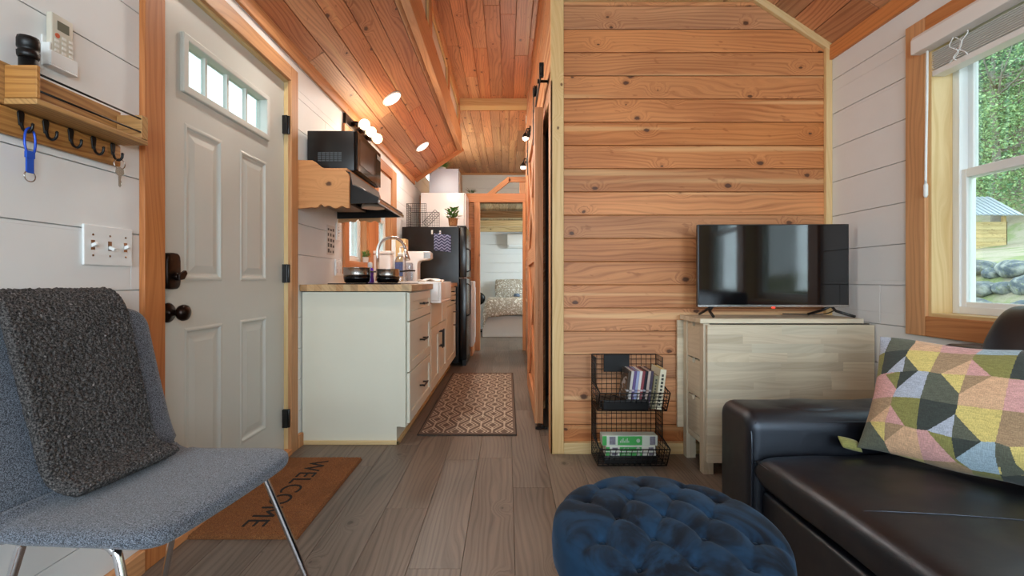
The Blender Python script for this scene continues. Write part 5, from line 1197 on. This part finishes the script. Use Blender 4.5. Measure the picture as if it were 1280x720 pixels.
POLY = [('B', [(120, -20), (230, -20), (225, 22), (200, 75), (155, 85), (120, 85)]), ('D', [(225, -20), (335, -20), (330, 38), (310, 72), (200, 75)]), ('O', [(120, 85), (155, 85), (200, 75), (178, 172), (143, 180), (100, 180)]),
 ('G', [(200, 75), (310, 72), (300, 100), (210, 172), (178, 172)]), ('B', [(300, 100), (290, 172), (210, 172)]), ('D', [(300, 100), (362, 168), (290, 172)]), ('C', [(330, -20), (455, -20), (448, 75), (310, 72)]),
 ('P', [(450, -20), (640, -20), (635, 52), (610, 82), (448, 75)]), ('Y', [(310, 72), (448, 75), (415, 172), (362, 168), (300, 100)]), ('T', [(448, 75), (610, 82), (600, 110), (465, 178), (415, 172)]),
 ('L', [(640, -20), (860, -20), (828, 40), (805, 98), (610, 82)]), ('O', [(610, 82), (805, 98), (775, 215), (695, 198), (600, 110)]), ('C', [(600, 110), (580, 185), (465, 178)]), ('P', [(600, 110), (695, 198), (577, 185)]),
 ('G', [(805, 98), (828, 40), (900, 40), (930, 230), (775, 215)]), ('P', [(100, 180), (205, 178), (262, 250), (245, 285), (90, 283)]), ('O', [(205, 178), (278, 172), (262, 250)]), ('G', [(278, 172), (362, 168), (262, 250)]),
 ('B', [(362, 168), (410, 172), (375, 290), (245, 285), (262, 250)]), ('D', [(410, 172), (465, 178), (555, 270), (550, 318), (375, 290)]), ('Y', [(465, 178), (577, 185), (555, 270)]), ('T', [(577, 185), (700, 198), (555, 270)]),
 ('C', [(700, 198), (775, 215), (750, 355), (548, 318), (555, 270)]), ('P', [(775, 215), (930, 240), (930, 385), (750, 355)]), ('T', [(90, 283), (245, 285), (235, 322), (130, 390), (80, 390)]), ('O', [(245, 285), (375, 290), (355, 428), (300, 415), (235, 322)]),
 ('G', [(375, 290), (550, 318), (538, 358), (405, 432), (355, 428)]), ('C', [(235, 322), (208, 400), (130, 390)]), ('P', [(235, 322), (300, 415), (208, 400)]), ('B', [(538, 358), (518, 460), (405, 432)]), ('D', [(538, 358), (655, 488), (518, 460)]),
 ('Y', [(548, 318), (750, 355), (718, 495), (655, 488), (538, 358)]), ('T', [(750, 355), (930, 385), (930, 520), (780, 520), (718, 495)]), ('Y', [(130, 390), (208, 400), (200, 487)]), ('T', [(208, 400), (300, 415), (200, 487)]),
 ('D', [(60, 390), (130, 390), (200, 487), (215, 540), (60, 540)]), ('C', [(300, 415), (355, 428), (365, 565), (215, 540), (200, 487)]), ('P', [(355, 428), (405, 432), (525, 575), (365, 565)]), ('O', [(405, 432), (518, 460), (525, 558)]),
 ('G', [(518, 460), (655, 488), (525, 558)]), ('L', [(655, 488), (718, 495), (715, 580), (725, 645), (590, 615), (525, 558)]), ('D', [(718, 495), (780, 520), (805, 600), (860, 650), (735, 655)]), ('Y', [(780, 520), (930, 520), (930, 660), (860, 650), (805, 600)]),
 ('Y', [(60, 540), (215, 540), (365, 565), (380, 700), (60, 700)]), ('T', [(365, 565), (525, 575), (590, 615), (600, 720), (380, 700)]), ('O', [(590, 615), (725, 645), (760, 800), (600, 800)]), ('G', [(725, 645), (930, 660), (930, 800), (760, 800)])]
def inpoly(x, y, p):
    r = False; n = len(p)
    for i in range(n):
        x1_, y1_ = p[i]; x2_, y2_ = p[(i+1) % n]
        if (y1_ > y) != (y2_ > y) and x < (x2_-x1_)*(y-y1_)/(y2_-y1_)+x1_: r = not r
    return r
HM = [536.04476, 69.13176, 692.15538, 44.35138, -285.65444, 335.32212, -0.20031, 0.05347]      # perspective of the pattern sheet
def pat(u, v):
    w_ = HM[6]*u+HM[7]*v+1; x = (HM[0]*u+HM[1]*v+HM[2])/w_; y = (HM[3]*u+HM[4]*v+HM[5])/w_
    for sh in ((0, 0), (640, 70), (1270, 140), (-640, -60)):
        for k, p in POLY:
            if inpoly(x-sh[0], y-sh[1], p): return pidx[k]
    return pidx['O']
PBL, PBR, PTL, PTR = Vector((1.085, 1.415, 0.432)), Vector((1.405, 0.945, 0.425)), Vector((1.195, 1.462, 0.770)), Vector((1.515, 1.03, 0.770))
def cush(u, v):
    s_ = (u+1)/2; r = (v+1)/2
    p = (PBL*(1-s_)+PBR*s_)*(1-r)+(PTL*(1-s_)+PTR*s_)*r
    c = (PBL+PBR+PTL+PTR)/4
    k = 1-0.055*((1-u*u)*(v*v)+(1-v*v)*(u*u))
    p = c+(p-c)*k
    return p+Vector((0.0, 0.0, 0.004*math.sin(6*u)))
def cth(u, v): return 0.075+0.004*noise.noise(Vector((u*2.5, v*2.5, 3)))+0.0035*math.sin(7*u+9*v)*math.exp(-((u-0.25)**2+(v+0.6)**2)/0.12)
mb = MB(); mb.shell(cush, 380, 260, cth, 2.4, 2.4, 0.55, matfn=pat, cosu=False, cosv=False)
t = thing('patchwork_cushion', 'patchwork cushion in muted yellow, pink, olive and grey shapes on the sofa', 'cushion', (1.30, 1.20, 0.43))
mb.build('cover', pmats, t)
mb = MB(); mb.shell(lambda u, v: (1.075+0.030*u, 1.430+0.012*v, 0.438+0.014*v-0.008*u), 12, 8, 0.012, 2.5, 2.5); mb.build('corner_fold', pmats[2], t)

# ------------------------------------------------------------------ tufted ottoman
m, nt, b = nmat('navy_velvet'); N = NT(nt); o = N.obj()
n1 = N.noise(o, 7.0, 4.0, 0.6, 1.2); n2 = N.noise(o, 900.0, 2.0)
N.set(b.inputs['Base Color'], N.mix(N.mr(n1, 0.42, 0.62), srgb('06101c'), srgb('15324c'))); b.inputs['Roughness'].default_value = 0.85; b.inputs['Specular IOR Level'].default_value = 0.2
b.inputs['Sheen Weight'].default_value = 0.10; b.inputs['Sheen Roughness'].default_value = 0.35; b.inputs['Sheen Tint'].default_value = (0.45, 0.65, 0.9, 1); N.set(b.inputs['Normal'], N.bump(n2, 0.3, 0.0006)); M['velvet'] = m
OC = Vector((0.338, 0.978, 0)); R = 0.228
t = thing('tufted_ottoman', 'round navy velvet ottoman with button-tufted top', 'ottoman', OC)
btn = []
sp_ = 0.100
for i in range(-3, 4):
    for j in range(-3, 4):
        x = (i+0.5*(j % 2))*sp_; y = j*sp_*0.80
        if math.hypot(x, y) < 0.19: btn.append((x, y))
def edges(b):
    E = []
    for i in range(len(b)):
        for j in range(i+1, len(b)):
            dx, dy = b[i][0]-b[j][0], b[i][1]-b[j][1]
            if abs(dy) > 0.01 and math.hypot(dx, dy) < sp_*1.05: E.append((b[i], b[j]))
    return E
ED = edges(btn)
for p in btn:      # creases running out over the rim
    if math.hypot(*p) > 0.105: 
        s_ = 0.225/math.hypot(*p); ED.append((p, (p[0]*s_, p[1]*s_)))
def dseg(x, y, a, b):
    dx, dy = b[0]-a[0], b[1]-a[1]; t_ = max(0, min(1, ((x-a[0])*dx+(y-a[1])*dy)/(dx*dx+dy*dy))); return math.hypot(x-a[0]-t_*dx, y-a[1]-t_*dy)
def otz(x, y):
    r = math.hypot(x, y); z = 0.458-0.020*(r/R)**2
    db_ = min(math.hypot(x-a, y-b) for a, b in btn); de = min(dseg(x, y, a, b) for a, b in ED)
    return z-0.009*math.exp(-(db_/0.010)**2)-0.0038*math.exp(-(de/0.0045)**1.2)-0.0055*math.exp(-(db_/0.030)**2)-0.0018*math.exp(-(de/0.016)**2)
vs = []; fs = []; na, nr = 144, 60
prof = []
for k in range(nr+1): prof.append((R*0.90*k/nr, None))
for k in range(1, 11):
    a = PI/2*k/10; prof.append((R*0.90+0.034*math.sin(a), 0.034*(1-math.cos(a))))
prof += [(R*0.90+0.036, 0.055), (R*0.90+0.034, 0.085), (R*0.90+0.026, 0.102), (R*0.90+0.010, 0.106)]
for r, dz in prof:
    for j in range(na):
        a = 2*PI*j/na; x, y = r*math.cos(a), r*math.sin(a)
        if dz is None: z = otz(x, y)
        else:
            xe, ye = R*0.9*math.cos(a), R*0.9*math.sin(a); z = otz(xe, ye)-dz if dz < 0.05 else 0.438-dz
        vs.append((x, y, z))
for i in range(len(prof)-1):
    for j in range(na): fs.append((i*na+j, (i+1)*na+j, (i+1)*na+(j+1) % na, i*na+(j+1) % na))
mb = MB(); mb.add(vs, fs, smooth=True); mb.build('tufted_lid', M['velvet'], t, local=True)
mb = MB(); mb.lathe([(R*0.93, 0.012), (R*0.955, 0.03), (R*0.955, 0.32), (R*0.93, 0.335)], (0, 0, 0), n=72); mb.build('body', M['velvet'], t, local=True)
for k, p in enumerate(btn):
    mb = MB(); z = otz(*p); mb.lathe([(0.009, -0.002), (0.009, 0.002), (0.006, 0.005), (0.001, 0.006)], (p[0], p[1], z), n=14); mb.build('button', M['velvet'], t, local=True)
for k in range(4):
    a = PI/4+k*PI/2; mb = MB(); mb.cyl((0.17*math.cos(a), 0.17*math.sin(a), 0), (0.17*math.cos(a), 0.17*math.sin(a), 0.02), 0.015, n=12); mb.build('foot', M['black'], t, local=True)

# ------------------------------------------------------------------ grey side chair and boucle throw
m, nt, b = nmat('blue_grey_tweed'); N = NT(nt); o = N.obj()
n1 = N.noise(o, 520.0, 2.0, 0.7); n2 = N.noise(o, 240.0, 2.0, 0.6)
c = N.mix(N.mr(n1, 0.38, 0.62), srgb('1c2129'), srgb('7c8592')); c = N.mix(N.mr(n2, 0.55, 0.68), c, srgb('2c343e'))
N.set(b.inputs['Base Color'], c); b.inputs['Roughness'].default_value = 0.95; N.set(b.inputs['Normal'], N.bump(n1, 0.6, 0.0012)); b.inputs['Sheen Weight'].default_value = 0.2; M['tweed'] = m
CA = math.radians(-8)
t = thing('side_chair', 'blue-grey tweed side chair with chrome legs against the left wall', 'chair', (-0.86, 1.097, 0), CA)
# local axes: +x seat front, y across; profile from seat front edge to top of the back
prof = smooth_path([(0.235, 0, 0.448), (0.18, 0, 0.456), (0.05, 0, 0.450), (-0.08, 0, 0.446), (-0.145, 0, 0.462), (-0.180, 0, 0.520), (-0.205, 0, 0.61), (-0.235, 0, 0.74), (-0.264, 0, 0.872)], 8)
cum = [0]
for a, b_ in zip(prof[:-1], prof[1:]): cum.append(cum[-1]+(b_-a).length)
def pr_at(s_):
    s_ = s_*cum[-1]
    for i in range(len(cum)-1):
        if s_ <= cum[i+1]+1e-9: return prof[i].lerp(prof[i+1], (s_-cum[i])/(cum[i+1]-cum[i]))
    return prof[-1].copy()
def chairf(u, v):
    s_ = (u+1)/2; p = pr_at(s_)
    hw = 0.232 if s_ < 0.45 else 0.232-0.012*(s_-0.45)/0.55
    # rounded corners at both ends
    rc = 0.06; d0 = min(s_, 1-s_)*cum[-1]
    if d0 < rc: hw -= rc-math.sqrt(max(0, rc*rc-(rc-d0)**2))
    bow = 0.014*v*v
    return (p.x+(bow if s_ > 0.5 else 0), hw*v, p.z+(0.006*v*v if s_ < 0.4 else 0))
mb = MB(); mb.shell(chairf, 90, 36, 0.021, 60, 14, 0.5); mb.build('upholstered_shell', M['tweed'], t, local=True)
mb = MB()
sl_ = []
for k in range(20):
    s_ = 0.03+0.40*k/19; p = pr_at(s_); sl_.append((p.x, -0.226, p.z+0.010))
mb.tube(sl_, 0.0018, 6); mb.build('side_seam', M['tweed'], t, local=True)
def leg(x0_, y0_, x1_, y1_, s):
    m_ = MB(); zt = 0.434
    pts = smooth_path([(x0_-s*0.06, y0_, zt), (x0_-s*0.03, y0_, zt), (x0_, y0_+(y1_-y0_)*0.02, zt-0.012), (x0_+(x1_-x0_)*0.15, y0_+(y1_-y0_)*0.12, zt-0.06), (x1_, y1_, 0.004)], 6)
    m_.tube(pts, 0.0085, 12); m_.build('leg', M['chrome'], t, local=True)
leg(0.12, -0.19, 0.27, -0.235, 1); leg(0.17, 0.17, 0.31, 0.235, 1); leg(-0.09, -0.19, -0.20, -0.225, -1); leg(-0.06, 0.17, -0.19, 0.215, -1)
mb = MB(); mb.tube([(0.08, -0.16, 0.422), (0.08, 0.16, 0.422)], 0.008, 10); mb.tube([(0.0, -0.16, 0.422), (0.0, 0.16, 0.422)], 0.008, 10); mb.build('cross_bar', M['black'], t, local=True)
for x_, y_ in ((0.27, -0.235), (0.31, 0.235), (-0.20, -0.225), (-0.19, 0.215)):
    mb = MB(); mb.cyl((x_, y_, 0), (x_, y_, 0.012), 0.011, n=12); mb.build('foot_cap', M['blackp'], t, local=True)
# throw blanket, local frame shared with the chair
m, nt, b = nmat('charcoal_boucle'); N = NT(nt); o = N.obj()
v1 = N.vor(o, 120.0); n1 = N.noise(o, 260.0, 3.0, 0.7); fl = N.noise(o, 95.0, 2.0, 0.8)
c = N.mix(N.mr(n1, 0.38, 0.66), srgb('1c1b1c'), srgb('6e6a68')); c = N.mix(N.mr(fl, 0.66, 0.74), c, srgb('a09a98'))
N.set(b.inputs['Base Color'], c); b.inputs['Roughness'].default_value = 1.0; hh = N.math('SUBTRACT', N.math('MULTIPLY', n1, 0.6), v1); N.set(b.inputs['Normal'], N.bump(hh, 1.0, 0.009)); M['boucle'] = m
t = thing('throw_blanket', 'dark charcoal boucle throw folded over the back of the tweed chair', 'blanket', (-0.86, 1.097, 0), CA)
bp_ = smooth_path([(-0.336, 0, 0.60), (-0.322, 0, 0.74), (-0.314, 0, 0.860), (-0.276, 0, 0.904), (-0.226, 0, 0.860), (-0.190, 0, 0.74), (-0.155, 0, 0.62), (-0.130, 0, 0.530), (-0.100, 0, 0.496), (-0.045, 0, 0.486)], 8)
bc = [0]
for a, b_ in zip(bp_[:-1], bp_[1:]): bc.append(bc[-1]+(b_-a).length)
def bl_at(s_):
    s_ = s_*bc[-1]
    for i in range(len(bc)-1):
        if s_ <= bc[i+1]+1e-9: return bp_[i].lerp(bp_[i+1], (s_-bc[i])/(bc[i+1]-bc[i]))
    return bp_[-1].copy()
def blanket(yo, wid, lift, send, sd):
    def f(u, v):
        s_ = (u+1)/2*send; p = bl_at(s_)
        yy = yo+wid*v+0.010*math.sin(5*s_)+ (0.05*(s_-0.45)*(1-v)*0.5 + 0.012*(s_-0.45) if s_ > 0.45 else 0)
        n_ = 0.003*noise.noise(Vector((p.z*9, yy*9, sd)))
        return (p.x+lift*0.6+n_*0.5, yy, p.z+lift+n_)
    return f
rn = random.Random(5)
def fuzz(base, amp):
    def T(u, v): return base+amp*noise.noise(Vector((u*60, v*26, 1.0)))+amp*0.7*noise.noise(Vector((u*140, v*60, 4.0)))
    return T
mb = MB(); mb.shell(blanket(-0.012, 0.140, 0.012, 1.0, 0.0), 320, 130, fuzz(0.015, 0.0045), 60, 30, 0.5, cosu=True); mb.build('upper_fold', M['boucle'], t, local=True)
mb = MB(); mb.shell(blanket(0.006, 0.132, -0.012, 0.975, 7.0), 200, 90, fuzz(0.011, 0.0024), 60, 30, 0.5); mb.build('lower_fold', M['boucle'], t, local=True)

# ------------------------------------------------------------------ outside
m, nt, b = nmat('gravel_grass'); N = NT(nt); o = N.obj()
n1 = N.noise(o, 0.9, 4.0, 0.6); n2 = N.noise(o, 12.0, 3.0, 0.7)
c = N.mix(N.mr(n1, 0.45, 0.62), srgb('b4aa94'), srgb('8e9a64')); N.set(b.inputs['Base Color'], N.mix(N.math('MULTIPLY', n2, 0.5), c, srgb('6c6656'))); b.inputs['Roughness'].default_value = 1.0; N.set(b.inputs['Normal'], N.bump(n2, 0.8, 0.05)); M['ground'] = m
def gz(x, y):
    if x < 8.2: z = -0.7+max(0, x-3)*0.09
    elif x < 9.6: z = -0.23+ (x-8.2)/1.4*1.35
    elif x < 21: z = 1.12+(x-9.6)*0.125
    else: z = 2.55+(x-21)*0.62
    return z+0.10*noise.noise(Vector((x*0.35, y*0.35, 0)))
vs = []; fs = []; nx, ny = 90, 60
for i in range(nx+1):
    for j in range(ny+1):
        x = 2.2+48*(i/nx)**1.3; y = -14+64*j/ny; vs.append((x, y, gz(x, y)))
for i in range(nx):
    for j in range(ny): k = i*(ny+1)+j; fs.append((k, k+ny+1, k+ny+2, k+1))
mb = MB(); mb.add(vs, fs, smooth=True)
struct(mb.build('ground', M['ground'], loc=(20, 15, 0)), 'gravel and grass bank rising to the woods outside the window', 'ground')
mb = MB(); mb.box(-40, -1.4, -20, 30, -0.8, -0.7)
struct(mb.build('ground', M['ground'], loc=(-10, 0, -0.8)), 'open ground outside on the entry side', 'ground')
# boulders of the stone bank
m, nt, b = nmat('boulder_stone'); N = NT(nt); o = N.obj()
n1 = N.noise(o, 3.0, 5.0, 0.65, 0.6); n2 = N.noise(o, 30.0, 4.0)
c = N.mix(N.mr(n1, 0.4, 0.62), srgb('565e66'), srgb('a4a69e')); c = N.mix(N.mr(n2, 0.55, 0.75), c, srgb('7a8458')); N.set(b.inputs['Base Color'], c); b.inputs['Roughness'].default_value = 0.9; N.set(b.inputs['Normal'], N.bump(n1, 0.8, 0.05)); M['stone'] = m
rs = random.Random(21)
def boulder(r, seed, sc):
    bm = bmesh.new(); bmesh.ops.create_icosphere(bm, subdivisions=3, radius=r)
    for v in bm.verts:
        d_ = v.co.normalized(); f_ = 1+0.28*noise.noise(d_*1.3+Vector((seed, 0, 0)))+0.10*noise.noise(d_*3.5+Vector((seed, 2, 0)))
        v.co = Vector((d_.x*sc[0], d_.y*sc[1], d_.z*sc[2]))*r*f_
    vs = [v.co.copy() for v in bm.verts]; fs = [tuple(v.index for v in f.verts) for f in bm.faces]; bm.free(); return vs, fs
spots = []
for row, (xx, rr) in enumerate(((8.15, 0.17), (8.5, 0.19), (8.85, 0.20), (9.2, 0.21), (9.55, 0.20))):
    y = 7.0+0.15*row
    while y < 9.5:
        r = rr*rs.uniform(0.75, 1.25); spots.append((xx+rs.uniform(-0.08, 0.08), y+r, r)); y += 2*r*0.92
words = ['low in the front row', 'in the second row', 'in the third row', 'in the fourth row', 'along the top row']
for i, (x, y, r) in enumerate(spots):
    vs, fs = boulder(r, i*3.1, (rs.uniform(0.8, 1.0), rs.uniform(0.95, 1.3), rs.uniform(0.65, 0.9)))
    z = gz(x, y)+r*0.30; mb = MB(); mb.add([v+Vector((x, y, z)) for v in vs], fs, smooth=True)
    row = 0 if x < 8.32 else 1 if x < 8.67 else 2 if x < 9.02 else 3 if x < 9.37 else 4
    tag(mb.build('boulder', M['stone'], loc=(x, y, z-r*0.6)), 'mossy grey boulder %s of the stone bank outside the large window' % words[row], 'boulder', 'boulders %s of the bank' % words[row])
# wood shed
t = thing('wood_shed', 'small board shed with ribbed metal roof on the bank outside the window', 'shed', (18.2, 17.6, 2.2))
ya, x0, x1 = 17.6, 15.2, 19.3
mb = MB()
for k in range(7): mb.box(x0, x1, ya, ya+0.03, 2.15+k*0.155, 2.15+k*0.155+0.145, grain='U'); mb.box(x1-0.03, x1, ya, ya+1.6, 2.15+k*0.155, 2.15+k*0.155+0.145, grain='V')
mb.build('board_wall', M['shedwood'], t)
mb = MB()
for x in (x0, (x0+x1)/2, x1-0.1): mb.box(x, x+0.10, ya+0.03, ya+0.13, 1.9, 3.45)
mb.box(x0, x1, ya+1.5, ya+1.6, 1.9, 3.9); mb.build('post', M['shedwood'], t)
mb = MB()
for k in range(44):
    xx = x0-0.3+k*(x1-x0+0.55)/44; w = (x1-x0+0.55)/44
    mb.obox((xx, ya-0.35, 3.42), (1, 0, 0), Vector((0, 1, 0.75)).normalized(), Vector((0, -0.75, 1)).normalized(), w, 1.5, 0.02 if k % 2 else 0.045)
mb.build('metal_roof', plain('galvanised_roof', 'aab4bc', 0.35, 0.6), t)
# trees
bark = plain('tree_bark', '9a948a', 0.95, noise_amt=0.3, scale=6)
leafm = []
for nm, cA, cB in (('fresh', 'a4c084', '52805a'), ('deep', '6c9a74', '2f5644'), ('blue', 'a0bcb0', '567c70')):
    m, nt, b = nmat('foliage_'+nm); N = NT(nt); g = N.attr('rnd', 'Fac'); N.set(b.inputs['Base Color'], N.mix(g, srgb(cA), srgb(cB))); b.inputs['Roughness'].default_value = 0.7
    leafm.append(m)
def crown(seed, h, w, n):
    rg = random.Random(seed); vs = []; fs = []; rn_ = []
    bl = [(Vector((rg.uniform(-w, w)*0.6, rg.uniform(-w, w)*0.6, rg.uniform(0.12, 1.0)*h)), rg.uniform(0.22, 0.45)*w) for _ in range(26)]
    for i in range(n):
        c_, r = bl[rg.randrange(len(bl))]; d_ = Vector((rg.gauss(0, 1), rg.gauss(0, 1), rg.gauss(0, 1))).normalized(); p = c_+d_*r*rg.uniform(0.6, 1.1)
        a = Vector((rg.gauss(0, 1), rg.gauss(0, 1), rg.gauss(0, 0.6))).normalized()*rg.uniform(0.035, 0.085); q = a.cross(Vector((rg.gauss(0, 1), rg.gauss(0, 1), rg.gauss(0, 1))).normalized())*0.7
        k = len(vs); vs += [p-a, p+q, p+a, p-q]; fs.append((k, k+1, k+2, k+3)); rn_ += [rg.random()]*4
    return vs, fs, rn_
protos = []
TL = [(22.5, 21.0), (24.2, 24.2), (26.5, 25.4), (25.0, 22.4), (28.5, 26.5), (30.5, 29.5), (29.5, 31.0), (33.0, 31.0), (32.0, 34.5), (36.0, 35.0), (24.0, 27.5), (28.0, 23.5), (38.5, 40.0)]
kinds = ['fresh green leafy tree', 'deep green bushy tree', 'grey-green slender tree']
for i, (x, y) in enumerate(TL):
    k = i % 3; z = gz(x, y)
    if i < 3:
        t = thing('tree', kinds[k]+' in the woods beyond the shed', 'tree', (x, y, z), group='%ss beyond the shed' % kinds[k])
        vs, fs, rn_ = crown(30+k, 10.5, 2.7, 15000 if k < 2 else 9000); mb = MB(); mb.add([v for v in vs], fs); mb.r = rn_; mb.build('foliage', leafm[k], t, local=True)
        mb = MB(); rg = random.Random(k)
        mb.tube(smooth_path([(0, 0, -0.4), (0.1, 0.05, 3), (0.0, 0.15, 6.5), (0.15, 0, 10.5)], 4), [0.20-0.013*q for q in range(13)], 10)
        for q in range(34):
            h_ = rg.uniform(1.5, 9.5); a = rg.uniform(0, 2*PI); L_ = rg.uniform(1.4, 3.2); mb.tube([(0.05, 0.1, h_), (L_*0.5*math.cos(a), L_*0.5*math.sin(a), h_+0.4), (L_*math.cos(a), L_*math.sin(a), h_+1.2)], [0.055, 0.035, 0.012], 6)
        mb.build('trunk', bark, t, local=True); protos.append(t)
    else:
        dup(protos[k], (x, y, z), rz=i*1.37)
